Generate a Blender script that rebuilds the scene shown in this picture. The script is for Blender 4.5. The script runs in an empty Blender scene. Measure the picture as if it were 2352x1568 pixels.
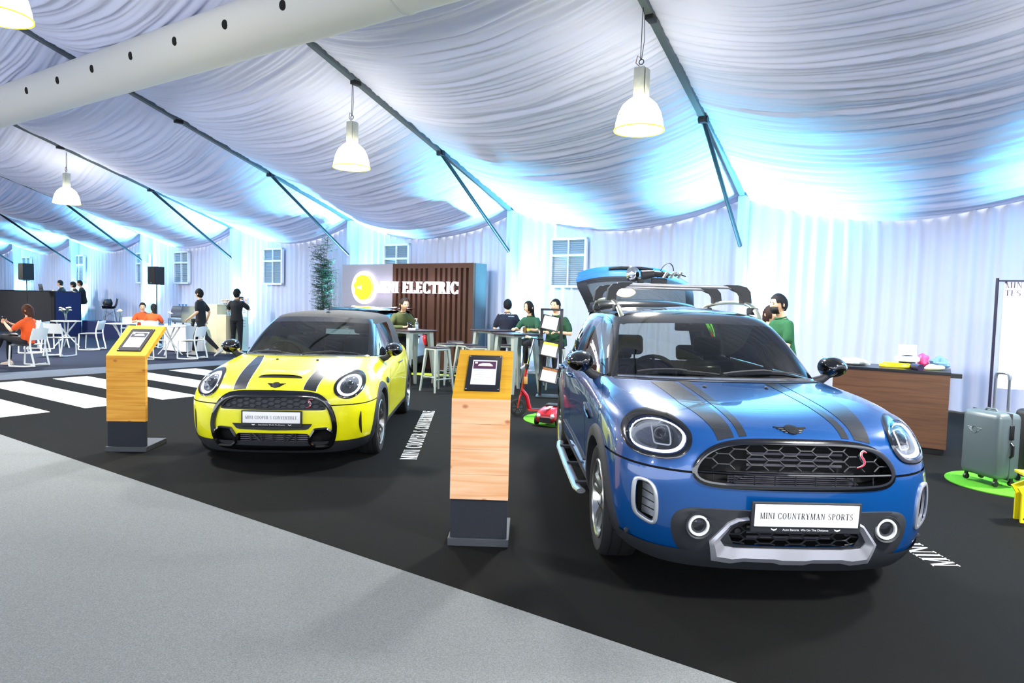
import bpy, bmesh, math, random
from mathutils import Vector, Matrix, noise
from mathutils.bvhtree import BVHTree
random.seed(7)
PI = math.pi
V = Vector
scene = bpy.context.scene
COL = scene.collection

# ---------------------------------------------------------------- camera
CAM_H = 1.55
pitch, roll = math.radians(3.25), math.radians(1.47)
fw = V((0, math.cos(pitch), -math.sin(pitch)))
r0, u0 = V((1, 0, 0)), V((0, math.sin(pitch), math.cos(pitch)))
cr = r0*math.cos(roll) + u0*math.sin(roll)
cu = -r0*math.sin(roll) + u0*math.cos(roll)
cam = bpy.data.cameras.new('camera')
cam.sensor_width = 36.0
cam.lens = 36.0*1538/2352
cam.clip_start = 0.05
cam.clip_end = 200
camo = bpy.data.objects.new('camera', cam)
COL.objects.link(camo)
m = Matrix((cr, cu, -fw)).transposed().to_4x4()
m.translation = V((0, 0, CAM_H))
camo.matrix_world = m
scene.camera = camo

# ---------------------------------------------------------------- world, exposure, lights
scene.view_settings.view_transform = 'Standard'
scene.view_settings.look = 'None'
scene.view_settings.gamma = 1.0
scene.view_settings.use_curve_mapping = False
scene.view_settings.exposure = 1.12
world = bpy.data.worlds.new('ambient_fill')  # even ambient fill, added to brighten what faces the open tent side
scene.world = world
world.use_nodes = True
world.node_tree.nodes['Background'].inputs[0].default_value = (0.88, 0.93, 1.0, 1)
world.node_tree.nodes['Background'].inputs[1].default_value = 2.0
LAMP_W = 190.0        # one pendant lamp
UPLIGHT_W = 2000.0     # one LED uplighter at a tent column

# ---------------------------------------------------------------- tent frame: a runs along the back wall, b towards it
TH = math.radians(32.7)
NV = V((math.sin(TH), math.cos(TH), 0))
TV = V((math.cos(TH), -math.sin(TH), 0))
WALL_B, EAVE, SLOPE, RIDGE_B = 12.74, 3.57, 0.3115, 0.24
def W(a, b, z=0.0):
    return TV*a + NV*b + V((0, 0, z))
def A(k):
    return -3.16 - 5.0*k
def rafter_z(b):
    d = abs(b - RIDGE_B)
    return EAVE + (WALL_B - RIDGE_B - d)*SLOPE
WALL_ROT = -TH    # local x along the wall (to the right), local y towards the wall

# ---------------------------------------------------------------- helpers
def lin(c):
    if isinstance(c, str):
        c = [int(c[i:i+2], 16)/255 for i in (0, 2, 4)]
    return tuple((x/12.92 if x <= 0.04045 else ((x+0.055)/1.055)**2.4) for x in c) + (1,)

MATS = {}
def mat(name, col='808080', rough=0.5, metal=0.0, coat=0.0, emit=None, estr=0.0, spec=0.5, bump=None, var=None, sheen=0.0, grain=None, trans=0.0, alpha=None):
    """principled material; bump=(scale,strength,detail), var=(scale,amount[,stretch]) varies the colour, grain=(col2, scale xyz) wood"""
    if name in MATS:
        return MATS[name]
    mt = bpy.data.materials.new(name)
    mt.use_nodes = True
    nt = mt.node_tree
    P = nt.nodes['Principled BSDF']
    P.inputs['Base Color'].default_value = lin(col)
    P.inputs['Roughness'].default_value = rough
    P.inputs['Metallic'].default_value = metal
    P.inputs['Coat Weight'].default_value = coat
    P.inputs['Coat Roughness'].default_value = 0.03
    P.inputs['Specular IOR Level'].default_value = spec
    P.inputs['Transmission Weight'].default_value = trans
    P.inputs['Sheen Weight'].default_value = sheen
    if alpha is not None:
        P.inputs['Alpha'].default_value = alpha
    if emit:
        P.inputs['Emission Color'].default_value = lin(emit)
        P.inputs['Emission Strength'].default_value = estr
    N = nt.nodes.new
    L = nt.links.new
    tc = N('ShaderNodeTexCoord')
    if var:
        n = N('ShaderNodeTexNoise')
        n.inputs['Scale'].default_value = var[0]
        n.inputs['Detail'].default_value = 6
        L(tc.outputs['Object'], n.inputs['Vector'])
        mx = N('ShaderNodeMix')
        mx.data_type = 'RGBA'
        c = lin(col)
        k = var[1]
        mx.inputs[6].default_value = tuple(max(0, x*(1-k)) for x in c[:3]) + (1,)
        mx.inputs[7].default_value = tuple(min(1, x*(1+k)) for x in c[:3]) + (1,)
        mr = N('ShaderNodeMapRange')
        mr.inputs[1].default_value, mr.inputs[2].default_value = 0.3, 0.7
        L(n.outputs['Fac'], mr.inputs[0])
        L(mr.outputs[0], mx.inputs[0])
        L(mx.outputs[2], P.inputs['Base Color'])
    if grain:
        mp = N('ShaderNodeMapping')
        mp.inputs['Scale'].default_value = grain[1]
        L(tc.outputs['Object'], mp.inputs['Vector'])
        n = N('ShaderNodeTexNoise')
        n.inputs['Scale'].default_value = 1.0
        n.inputs['Detail'].default_value = 8
        n.inputs['Distortion'].default_value = grain[2] if len(grain) > 2 else 0.6
        L(mp.outputs[0], n.inputs['Vector'])
        mx = N('ShaderNodeMix')
        mx.data_type = 'RGBA'
        mx.inputs[6].default_value = lin(col)
        mx.inputs[7].default_value = lin(grain[0])
        mr = N('ShaderNodeMapRange')
        mr.inputs[1].default_value, mr.inputs[2].default_value = 0.38, 0.66
        L(n.outputs['Fac'], mr.inputs[0])
        L(mr.outputs[0], mx.inputs[0])
        L(mx.outputs[2], P.inputs['Base Color'])
    if bump:
        n = N('ShaderNodeTexNoise')
        n.inputs['Scale'].default_value = bump[0]
        n.inputs['Detail'].default_value = bump[2] if len(bump) > 2 else 3
        L(tc.outputs['Object'], n.inputs['Vector'])
        b = N('ShaderNodeBump')
        b.inputs['Strength'].default_value = bump[1]
        b.inputs['Distance'].default_value = 0.01
        L(n.outputs['Fac'], b.inputs['Height'])
        L(b.outputs[0], P.inputs['Normal'])
    MATS[name] = mt
    return mt

def glass_mat(name, tint='c8d4d0', refl=0.10, gain=1.0):
    """thin pane: see-through with a mirror layer that grows at grazing angles"""
    if name in MATS:
        return MATS[name]
    mt = bpy.data.materials.new(name)
    mt.use_nodes = True
    nt = mt.node_tree
    nt.nodes.clear()
    o = nt.nodes.new('ShaderNodeOutputMaterial')
    t = nt.nodes.new('ShaderNodeBsdfTransparent')
    g = nt.nodes.new('ShaderNodeBsdfGlossy')
    g.inputs['Roughness'].default_value = 0.01
    t.inputs[0].default_value = lin(tint)
    f = nt.nodes.new('ShaderNodeFresnel')
    f.inputs[0].default_value = 1.52
    ma = nt.nodes.new('ShaderNodeMath')
    ma.operation = 'MULTIPLY_ADD'
    ma.inputs[1].default_value = gain
    ma.inputs[2].default_value = refl
    ma.use_clamp = True
    mx = nt.nodes.new('ShaderNodeMixShader')
    nt.links.new(f.outputs[0], ma.inputs[0])
    nt.links.new(ma.outputs[0], mx.inputs[0])
    nt.links.new(t.outputs[0], mx.inputs[1])
    nt.links.new(g.outputs[0], mx.inputs[2])
    nt.links.new(mx.outputs[0], o.inputs[0])
    MATS[name] = mt
    return mt

def tag(o, label=None, cat=None, group=None, kind=None):
    if label: o['label'] = label
    if cat: o['category'] = cat
    if group: o['group'] = group
    if kind: o['kind'] = kind
    return o

def empty(name, loc=(0, 0, 0), rz=0.0, label=None, cat=None, group=None):
    o = bpy.data.objects.new(name, None)
    o.empty_display_size = 0.1
    COL.objects.link(o)
    o.location = loc
    o.rotation_euler = (0, 0, rz)
    return tag(o, label, cat, group)

def copy_tree(o, parent=None):
    c = o.copy()
    COL.objects.link(c)
    c.parent = parent
    for ch in list(o.children):
        copy_tree(ch, c)
    return c

def frame_z(d):
    d = V(d).normalized()
    x = d.orthogonal().normalized() if abs(d.z) > 0.999 else V((0, 0, 1)).cross(d).normalized()
    return x, d.cross(x).normalized()

class MB:
    """collects simple shapes into one mesh"""
    def __init__(s):
        s.v, s.f, s.mi = [], [], []
        s.m = 0
    def add(s, vs, fs, mx=None):
        o = len(s.v)
        s.v += [tuple(mx @ V(p)) if mx else tuple(p) for p in vs]
        s.f += [tuple(i+o for i in f) for f in fs]
        s.mi += [s.m]*len(fs)
        return s
    def box(s, c, d, bev=0.0, mx=None):
        x, y, z = (t/2 for t in d)
        if bev <= 0:
            vs = [(c[0]+i*x, c[1]+j*y, c[2]+k*z) for i in (-1, 1) for j in (-1, 1) for k in (-1, 1)]
            return s.add(vs, [(0, 1, 3, 2), (4, 6, 7, 5), (0, 4, 5, 1), (2, 3, 7, 6), (0, 2, 6, 4), (1, 5, 7, 3)], mx)
        bm = bmesh.new()
        bmesh.ops.create_cube(bm, size=1.0)
        for vv in bm.verts:
            vv.co = V((vv.co.x*d[0], vv.co.y*d[1], vv.co.z*d[2]))
        bmesh.ops.bevel(bm, geom=list(bm.edges), offset=min(bev, min(d)*0.45), segments=3, profile=0.5, affect='EDGES')
        vs = [(p.co.x+c[0], p.co.y+c[1], p.co.z+c[2]) for p in bm.verts]
        bm.verts.index_update()
        fs = [tuple(q.index for q in f.verts) for f in bm.faces]
        bm.free()
        return s.add(vs, fs, mx)
    def cyl(s, p, q, r, r2=None, n=12, cap=True, mx=None):
        p, q = V(p), V(q)
        r2 = r if r2 is None else r2
        x, y = frame_z(q-p)
        vs = [p+(x*math.cos(2*PI*i/n)+y*math.sin(2*PI*i/n))*r for i in range(n)]
        vs += [q+(x*math.cos(2*PI*i/n)+y*math.sin(2*PI*i/n))*r2 for i in range(n)]
        fs = [(i, (i+1) % n, n+(i+1) % n, n+i) for i in range(n)]
        if cap:
            fs += [tuple(range(n-1, -1, -1)), tuple(range(n, 2*n))]
        return s.add(vs, fs, mx)
    def tube(s, pts, r, n=8, closed=False, cap=True, flat=None, mx=None):
        """round (or flattened) tube along points; r number or list"""
        pts = [V(p) for p in pts]
        k = len(pts)
        vs, fs = [], []
        up = None
        for i, p in enumerate(pts):
            a = pts[(i-1) % k] if (closed or i > 0) else p
            b = pts[(i+1) % k] if (closed or i < k-1) else p
            d = (b-a).normalized()
            if up is None:
                x, y = frame_z(d)
            else:
                x = (up - d*up.dot(d))
                x = x.normalized() if x.length > 1e-6 else frame_z(d)[0]
                y = d.cross(x)
            up = x
            rr = r[i] if isinstance(r, (list, tuple)) else r
            fx, fy = flat if flat else (1, 1)
            for j in range(n):
                t = 2*PI*j/n
                vs.append(p + x*math.cos(t)*rr*fx + y*math.sin(t)*rr*fy)
        for i in range(k if closed else k-1):
            for j in range(n):
                a, b = i*n+j, i*n+(j+1) % n
                c, d = ((i+1) % k)*n+(j+1) % n, ((i+1) % k)*n+j
                fs.append((a, b, c, d))
        if cap and not closed:
            fs += [tuple(range(n-1, -1, -1)), tuple(range((k-1)*n, k*n))]
        return s.add(vs, fs, mx)
    def lathe(s, prof, n=24, mx=None, axis='z', close=False):
        """profile of (radius, height)"""
        vs, fs = [], []
        for (r, h) in prof:
            for i in range(n):
                t = 2*PI*i/n
                if axis == 'z': vs.append((r*math.cos(t), r*math.sin(t), h))
                elif axis == 'x': vs.append((h, r*math.cos(t), r*math.sin(t)))
                else: vs.append((r*math.cos(t), h, r*math.sin(t)))
        k = len(prof)
        for a in range(k if close else k-1):
            for i in range(n):
                j = (i+1) % n
                b = (a+1) % k
                fs.append((a*n+i, a*n+j, b*n+j, b*n+i))
        if not close:
            if prof[0][0] > 1e-5: fs.append(tuple(range(n-1, -1, -1)))
            if prof[-1][0] > 1e-5: fs.append(tuple(range((k-1)*n, k*n)))
        return s.add(vs, fs, mx)
    def ball(s, c, r, n=12, mx=None):
        rx, ry, rz = r if isinstance(r, (tuple, list)) else (r, r, r)
        h = max(5, n//2+1)
        vs, fs = [], []
        for i in range(h+1):
            p = -PI/2 + PI*i/h
            for j in range(n):
                t = 2*PI*j/n
                vs.append((c[0]+rx*math.cos(p)*math.cos(t), c[1]+ry*math.cos(p)*math.sin(t), c[2]+rz*math.sin(p)))
        for i in range(h):
            for j in range(n):
                fs.append((i*n+j, i*n+(j+1) % n, (i+1)*n+(j+1) % n, (i+1)*n+j))
        return s.add(vs, fs, mx)
    def grid(s, rows, closed_u=False, mx=None):
        """list of rows of points"""
        nr, nc = len(rows), len(rows[0])
        vs = [p for r in rows for p in r]
        fs = []
        for i in range(nr-1):
            for j in range(nc if closed_u else nc-1):
                k = (j+1) % nc
                fs.append((i*nc+j, i*nc+k, (i+1)*nc+k, (i+1)*nc+j))
        return s.add(vs, fs, mx)
    def prism(s, poly, d0, d1, plane='xz', mx=None):
        """polygon extruded; plane 'xz' -> extruded along y, 'xy' along z, 'yz' along x"""
        def P(p, d):
            return (p[0], d, p[1]) if plane == 'xz' else ((p[0], p[1], d) if plane == 'xy' else (d, p[0], p[1]))
        n = len(poly)
        vs = [P(p, d0) for p in poly] + [P(p, d1) for p in poly]
        fs = [tuple(range(n)), tuple(range(2*n-1, n-1, -1))] + [(i, n+i, n+(i+1) % n, (i+1) % n) for i in range(n)]
        return s.add(vs, fs, mx)
    def mirror_x(s):
        o = len(s.v)
        s.v += [(-p[0], p[1], p[2]) for p in s.v[:o]]
        k = len(s.f)
        s.f += [tuple(i+o for i in reversed(f)) for f in s.f[:k]]
        s.mi += s.mi[:k]
        return s
    def build(s, name, mats, parent=None, smooth=35, fixn=True, weld=False):
        me = bpy.data.meshes.new(name)
        me.from_pydata(s.v, [], s.f)
        for mt in (mats if isinstance(mats, (list, tuple)) else [mats]):
            me.materials.append(mt)
        if any(s.mi):
            me.polygons.foreach_set('material_index', s.mi)
        if fixn or weld:
            bm = bmesh.new()
            bm.from_mesh(me)
            if weld: bmesh.ops.remove_doubles(bm, verts=bm.verts, dist=1e-5)
            if fixn: bmesh.ops.recalc_face_normals(bm, faces=bm.faces)
            bm.to_mesh(me)
            bm.free()
        if smooth:
            me.polygons.foreach_set('use_smooth', [True]*len(me.polygons))
            if smooth < 180:
                me.set_sharp_from_angle(angle=math.radians(smooth))
        me.update()
        o = bpy.data.objects.new(name, me)
        COL.objects.link(o)
        if parent: o.parent = parent
        return o

def rot_to(loc, rz=0.0, rx=0.0, ry=0.0):
    return Matrix.Translation(loc) @ Matrix.Rotation(rz, 4, 'Z') @ Matrix.Rotation(ry, 4, 'Y') @ Matrix.Rotation(rx, 4, 'X')

# ---- serif capitals drawn as polygons (stem width, hairline), height 1
def glyph(ch):
    s, h, e = 0.15, 0.045, 0.10
    R, out = lambda x0, y0, x1, y1: [(x0, y0), (x1, y0), (x1, y1), (x0, y1)], []
    def serif(x0, x1, y): out.append(R(x0-e*0.7, y, x1+e*0.7, y+h))
    def stem(x, y0=0, y1=1, w=s, b=True, t=True):
        out.append(R(x, y0, x+w, y1))
        if b: serif(x, x+w, 0)
        if t: serif(x, x+w, 1-h)
    def diag(xa, ya, xb, yb, w): out.append([(xa-w/2, ya), (xa+w/2, ya), (xb+w/2, yb), (xb-w/2, yb)])
    def arc(cx, cy, rx, ry, t0, t1, wv, wh, n=14):
        for i in range(n):
            a, b = (math.radians(t0+(t1-t0)*k/n) for k in (i, i+1))
            o = [(cx+rx*math.cos(t), cy+ry*math.sin(t)) for t in (a, b)]
            q = [(cx+(rx-wv)*math.cos(t), cy+(ry-wh)*math.sin(t)) for t in (b, a)]
            out.append(o+q)
    w = 0.7
    if ch == 'I': stem(0.08); w = 0.31
    elif ch == 'L': stem(0.08); out.append(R(0.2, 0, 0.58, h)); out.append(R(0.54, 0, 0.58, 0.25)); w = 0.64
    elif ch == 'E':
        stem(0.08); [out.append(R(0.2, y, x, y+h)) for y, x in ((0, 0.6), (0.5, 0.48), (1-h, 0.58))]
        out.append(R(0.56, 0, 0.6, 0.24)); out.append(R(0.54, 0.78, 0.58, 1)); out.append(R(0.45, 0.4, 0.48, 0.64)); w = 0.67
    elif ch == 'T':
        stem(0.27, t=False); out.append(R(0.02, 1-h, 0.67, 1)); out.append(R(0.02, 0.76, 0.06, 1)); out.append(R(0.63, 0.76, 0.67, 1)); w = 0.7
    elif ch == 'N':
        stem(0.1, w=h+.01); stem(0.66, w=h+.01, b=False); out.append([(0.08, 1), (0.25, 1), (0.71, 0), (0.64, 0)]); w = 0.82
    elif ch == 'M':
        stem(0.1, w=h+.01); stem(0.76, w=s); diag(0.46, 0, 0.16, 1, 0.13); diag(0.46, 0, 0.78, 1, h); w = 1.0
    elif ch == 'A': diag(0.62, 0, 0.36, 1, s); diag(0.1, 0, 0.36, 1, h); out.append(R(0.18, 0.33, 0.52, 0.33+h)); serif(0.06, 0.14, 0); serif(0.55, 0.69, 0); w = 0.76
    elif ch == 'V': diag(0.38, 0, 0.12, 1, s); diag(0.38, 0, 0.62, 1, h); serif(0.06, 0.18, 1-h); serif(0.58, 0.66, 1-h); w = 0.74
    elif ch == 'Y':
        out.append(R(0.3, 0, 0.3+s, 0.45)); serif(0.3, 0.3+s, 0); diag(0.37, 0.42, 0.12, 1, s); diag(0.39, 0.42, 0.64, 1, h); serif(0.06, 0.18, 1-h); serif(0.6, 0.68, 1-h); w = 0.76
    elif ch == 'O': arc(0.42, 0.5, 0.38, 0.52, 0, 360, 0.15, 0.045, 28); w = 0.84
    elif ch == 'C':
        arc(0.42, 0.5, 0.38, 0.52, 40, 320, 0.15, 0.045, 24); out.append(R(0.69, 0.68, 0.73, 1)); out.append(R(0.69, 0.0, 0.73, 0.3)); w = 0.78
    elif ch == 'G':
        arc(0.42, 0.5, 0.38, 0.52, 40, 320, 0.15, 0.045, 24); out.append(R(0.69, 0.68, 0.73, 1)); out.append(R(0.6, 0.0, 0.73, 0.42)); w = 0.82
    elif ch == 'D': stem(0.08); arc(0.3, 0.5, 0.46, 0.5, -90, 90, 0.15, h); out.append(R(0.2, 0, 0.32, h)); out.append(R(0.2, 1-h, 0.32, 1)); w = 0.8
    elif ch in 'PRB':
        stem(0.08); arc(0.34, 0.745, 0.27, 0.255, -90, 90, 0.13, h); out.append(R(0.2, 1-h, 0.36, 1)); out.append(R(0.2, 0.49, 0.36, 0.49+h)); w = 0.66
        if ch == 'R': diag(0.66, 0, 0.38, 0.5, s); serif(0.6, 0.72, 0); w = 0.76
        if ch == 'B': arc(0.36, 0.265, 0.32, 0.265, -90, 90, 0.14, h); out.append(R(0.2, 0, 0.38, h)); w = 0.74
    elif ch == 'U':
        stem(0.1, 0.3, 1, b=False); stem(0.62, 0.3, 1, w=h+.01, b=False); arc(0.385, 0.31, 0.285, 0.33, 180, 360, 0.12, 0.05); w = 0.8
    elif ch == 'S':
        arc(0.32, 0.75, 0.23, 0.27, 50, 240, 0.10, 0.045); arc(0.32, 0.25, 0.25, 0.27, -130, 65, 0.11, 0.045)
        out.append([(0.13, 0.66), (0.21, 0.55), (0.55, 0.34), (0.43, 0.5)]); out.append(R(0.48, 0.74, 0.52, 1)); out.append(R(0.07, 0.0, 0.11, 0.27)); w = 0.64
    else: w = 0.34
    return out, w

def serif_text(txt, size, depth=0.002, track=0.10, stretch=1.0, bold=0.0):
    """MB of extruded capitals in the xz plane facing -y, centred on x, baseline at z=0; also the width"""
    mb, x = MB(), 0.0
    parts = []
    for ch in txt:
        ps, w = glyph(ch)
        for p in ps: parts.append([(x+q[0], q[1]) for q in p])
        x += w + track
    for p in parts:
        mb.prism([((q[0]-x/2)*size*stretch, q[1]*size) for q in p], -depth, 0.0, 'xz')
    return mb, x*size*stretch

def sans_text(name, txt, size, material, parent, mx, depth=0.0, align='CENTER', shear=0.0):
    cu_ = bpy.data.curves.new(name, 'FONT')
    cu_.body = txt
    cu_.size = size
    cu_.align_x = align
    cu_.align_y = 'CENTER'
    cu_.extrude = depth
    cu_.shear = shear
    cu_.resolution_u = 2
    t = bpy.data.objects.new(name, cu_)
    COL.objects.link(t)
    dg = bpy.context.evaluated_depsgraph_get()
    me = bpy.data.meshes.new_from_object(t.evaluated_get(dg))
    bpy.data.objects.remove(t)
    bpy.data.curves.remove(cu_)
    me.transform(mx)
    me.materials.clear()
    me.materials.append(material)
    me.name = name
    o = bpy.data.objects.new(name, me)
    COL.objects.link(o)
    o.parent = parent
    return o
XZ = Matrix.Rotation(PI/2, 4, 'X')   # text plane -> upright, facing -y
# ================================================================ the setting
m_carpet = mat('black_carpet', '050605', 0.95, bump=(420, 0.5, 2), var=(260, 0.45), spec=0.2)
m_aisle = mat('grey_carpet', '7a7e7e', 0.95, bump=(420, 0.5, 2), var=(160, 0.24), spec=0.1)
m_slate = mat('slate_carpet', '262c3e', 0.95, bump=(420, 0.5, 2), var=(260, 0.3), spec=0.2)
m_white_vinyl = mat('white_vinyl', 'e9edf0', 0.45)
m_drape = mat('white_drape', 'd4daf8', 0.85, spec=0.2, sheen=0.2)
m_wdrape = mat('wall_drape', 'c4c7da', 0.85, spec=0.2, sheen=0.2)
m_alu = mat('tent_aluminium', '6f7a80', 0.42, metal=0.7)
m_dark_steel = mat('dark_steel', '2a2e38', 0.4, metal=0.6)

def slab(name, pts, z0, z1, mt):
    o = MB().prism([(p[0], p[1]) for p in pts], z0, z1, 'xy').build(name, mt, smooth=0)
    tag(o, kind='structure')
    return o
def wp(a, b):
    p = W(a, b)
    return (p.x, p.y)
slab('floor', [wp(-44, -13), wp(16, -13), wp(16, 13.2), wp(-44, 13.2)], -0.05, 0.0, m_carpet)
slab('floor_aisle', [wp(-60, 4.74), wp(-8.49, 3.04), wp(-0.645, 2.79), wp(16, 2.25), wp(16, -13), wp(-44, -13)][1:] + [wp(-44, 4.2)], 0.0, 0.004, m_aisle)
slab('floor_cafe', [wp(-44, 4.3), wp(-15.0, 3.3), wp(-14.85, 5.35), wp(-14.6, 9.0), wp(-14.4, 12.9), wp(-44, 12.9)], 0.0, 0.004, m_slate)
slab('floor_band', [wp(-15.0, 3.3), wp(-13.65, 3.25), wp(-13.6, 8.2), wp(-13.4, 12.6), wp(-14.4, 12.6), wp(-14.6, 9.0), wp(-14.85, 5.35)], 0.0, 0.003, mat('band_carpet', '737c88', 0.95, bump=(420, 0.4, 2), var=(300, 0.14), spec=0.2))
names = ['nearest', 'second', 'third', 'fourth', 'fifth']
for i, (b0, b1) in enumerate([(3.42, 4.0), (4.42, 5.0), (5.48, 6.05), (6.55, 7.12), (7.62, 8.2)]):
    o = slab('crossing_stripe', [wp(-9.62, b0), wp(-9.62, b1), wp(-13.3, b1+0.1), wp(-13.3, b0+0.1)], 0.0, 0.003, m_white_vinyl)
    del o['kind']
    tag(o, ['white floor stripe of the zebra crossing nearest the grey aisle', 'white zebra crossing stripe passing behind the left wooden kiosk low down',
            'third white zebra crossing stripe counted from the grey aisle', 'fourth white zebra crossing stripe counted from the grey aisle',
            'farthest white zebra crossing stripe, beside the yellow car headlight'][i], 'floor marking', 'zebra crossing stripes')

# ceiling swags, one length of cloth per bay
def swag(k, side, res_s, res_w, seed):
    a0, L = A(k), 5.0
    rows = []
    n1 = lambda x, y: noise.noise(V((x, y, seed)))
    span = WALL_B - RIDGE_B
    for i in range(res_w+1):
        w = i/res_w
        d = span*w
        b = RIDGE_B + side*d
        wl = d/math.cos(math.atan(SLOPE))
        zr = rafter_z(b)
        row = []
        for j in range(res_s+1):
            s = j/res_s
            sag = 4*s*(1-s)
            x = wl + 0.25*n1(s*1.7, wl*0.35)+0.05*n1(s*6, wl*2)
            h = 0.030*n1(x*3.2, s*0.8) + 0.040*n1(x*8.5+3, s*1.1) + 0.046*n1(x*20.0, s*1.5+5)
            am = 0.45 + 0.75*sag
            row.append(W(a0 - L*s, b, zr + 0.06 - 0.50*sag - 0.04 + h*am))
        rows.append(row)
    return MB().grid(rows)
for k in range(-2, 8):
    near = -1 <= k <= 4
    mb = swag(k, 1, 22 if near else 16, 860 if near else 420, k*3.7)
    mb2 = swag(k, -1, 12, 200, k*3.7+50)
    o = mb.build('ceiling_drape', m_drape, smooth=180, fixn=False)
    tag(o, kind='structure')
    o = mb2.build('ceiling_drape', m_drape, smooth=180, fixn=False)
    tag(o, kind='structure')

# gathered curtain along the back wall
def curtain(name, f, a0, a1, top, seed, step=0.03, amp=0.035):
    n = int((a1-a0)/step)
    rows = []
    for r in range(7):
        z = 0.02 + (top-0.02)*r/6
        row = []
        for i in range(n+1):
            a = a0 + (a1-a0)*i/n
            q = a + 0.10*noise.noise(V((a*0.9, z*0.25, seed)))
            h = amp*(1.0*noise.noise(V((q*5.5, z*0.12, seed+3))) + 0.7*math.sin(q*29.0+2.2*noise.noise(V((a*1.3, 0, seed)))) + 0.35*noise.noise(V((q*19, z*0.3, seed))))
            row.append(f(a, h, z))
        rows.append(row)
    return tag(MB().grid(rows).build(name, m_wdrape, smooth=180, fixn=False), kind='structure')
curtain('wall_back', lambda a, h, z: W(a, WALL_B+0.02-h, z), -43.2, 12.0, 3.9, 1.0)
curtain('wall_left', lambda a, h, z: W(-43.2+h, a, z), -12.3, WALL_B, 7.0, 4.0, 0.06)
curtain('wall_right', lambda a, h, z: W(11.9-h, a, z), -12.3, WALL_B, 7.0, 9.0, 0.06)

# portal frames: rafter and brace of each frame
for k in range(-2, 9):
    fr = MB()
    for side in (1, -1):
        e = V((0, RIDGE_B + side*(WALL_B-RIDGE_B), EAVE))
        r = V((0, RIDGE_B, rafter_z(RIDGE_B)))
        d = (r-e).normalized()
        n = V((0, -d.z*side, abs(d.y))) if False else V((0, d.z, -d.y)) if side > 0 else V((0, -d.z, d.y))
        n = n if n.z > 0 else -n
        vs = []
        for p in (e - d*0.1, r):
            for sx, sn in ((-0.045, -0.06), (0.045, -0.06), (0.045, 0.10), (-0.045, 0.10)):
                q = p + n*sn
                vs.append(W(A(k)+sx, q.y, q.z))
        fr.add(vs, [(0, 1, 2, 3), (4, 7, 6, 5), (0, 4, 5, 1), (1, 5, 6, 2), (2, 6, 7, 3), (3, 7, 4, 0)])
    tag(fr.build('trim_rafter', m_alu, smooth=0), kind='structure')
    br = MB()
    p, q = W(A(k), 10.05, rafter_z(10.05)-0.05), W(A(k), WALL_B-0.26, 2.70)
    br.cyl(p, q, 0.035, n=10)
    br.box((0, 0, 0), (0.10, 0.16, 0.10), 0.01, Matrix.Translation(p) @ Matrix.Rotation(WALL_ROT, 4, 'Z'))
    br.cyl(p-TV*0.07, p+TV*0.07, 0.05, n=10)
    tag(br.build('trim_brace', m_dark_steel), kind='structure')
    cl_ = MB().box((0, 0, 1.8), (.15, .30, 3.6), .02, Matrix.Translation(W(A(k), WALL_B-.12)) @ Matrix.Rotation(WALL_ROT, 4, 'Z'))
    tag(cl_.build('trim_column', m_wdrape), kind='structure')
    hk = MB()
    pz = rafter_z(7.85)
    hk.box((0, 0, 0), (0.10, 0.16, 0.07), 0.01, Matrix.Translation(W(A(k), 7.85, pz-0.06)) @ Matrix.Rotation(WALL_ROT, 4, 'Z'))
    tag(hk.build('trim_bracket', mat('black_steel', '17181a', 0.5, metal=0.4)), kind='structure')

# windows in the back wall
m_wframe = mat('white_window_frame', 'e6ebf2', 0.5)
m_blind = mat('grey_blind', '8b96a3', 0.6)
m_wpane = mat('window_glass', '8fa9b8', 0.12, spec=0.7)
win = [-6.76, -11.65, -16.45, -21.08, -23.4, -27.93, -32.4]
for i, a in enumerate(win):
    o = empty('window_%d' % (i+1), W(a, WALL_B-0.07), WALL_ROT)
    tag(o, kind='structure')
    w, z0, z1, zm = 0.41, 1.94, 2.95, 2.60
    f = MB()
    for x in (-w, w): f.box((x, 0, (z0+z1)/2), (0.05, 0.08, z1-z0+0.05))
    for z in (z0, z1): f.box((0, 0, z), (2*w+0.05, 0.08, 0.05))
    f.build('window_frame', m_wframe, o, 0)
    MB().box((0, -0.005, zm), (2*w, 0.07, 0.045)).build('window_transom', m_wframe, o, 0)
    MB().box((0, 0.0, (z0+z1)/2), (0.025, 0.06, z1-z0)).build('window_mullion', m_wframe, o, 0)
    for x in (-0.2, 0.2):
        for za, zb in ((z0+.025, zm-.022), (zm+.022, z1-.025)):
            MB().box((x, 0.03, (za+zb)/2), (0.385, 0.008, zb-za)).build('pane', m_wpane, o, 0)
    sl = None
    nsl = 22 if i < 3 else 14
    for j in range(nsl):
        z = z0+0.05+(z1-z0-0.1)*j/(nsl-1)
        if abs(z-zm) < 0.03: continue
        if sl is None:
            sl = MB().box((0, 0, 0), (2*w-0.05, 0.020, 0.004), mx=Matrix.Rotation(0.6, 4, 'X')).build('blind_slat', m_blind, o, 0)
            c = sl
        else:
            c = sl.copy(); COL.objects.link(c)
        c.location = (0, 0.008, z)

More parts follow.
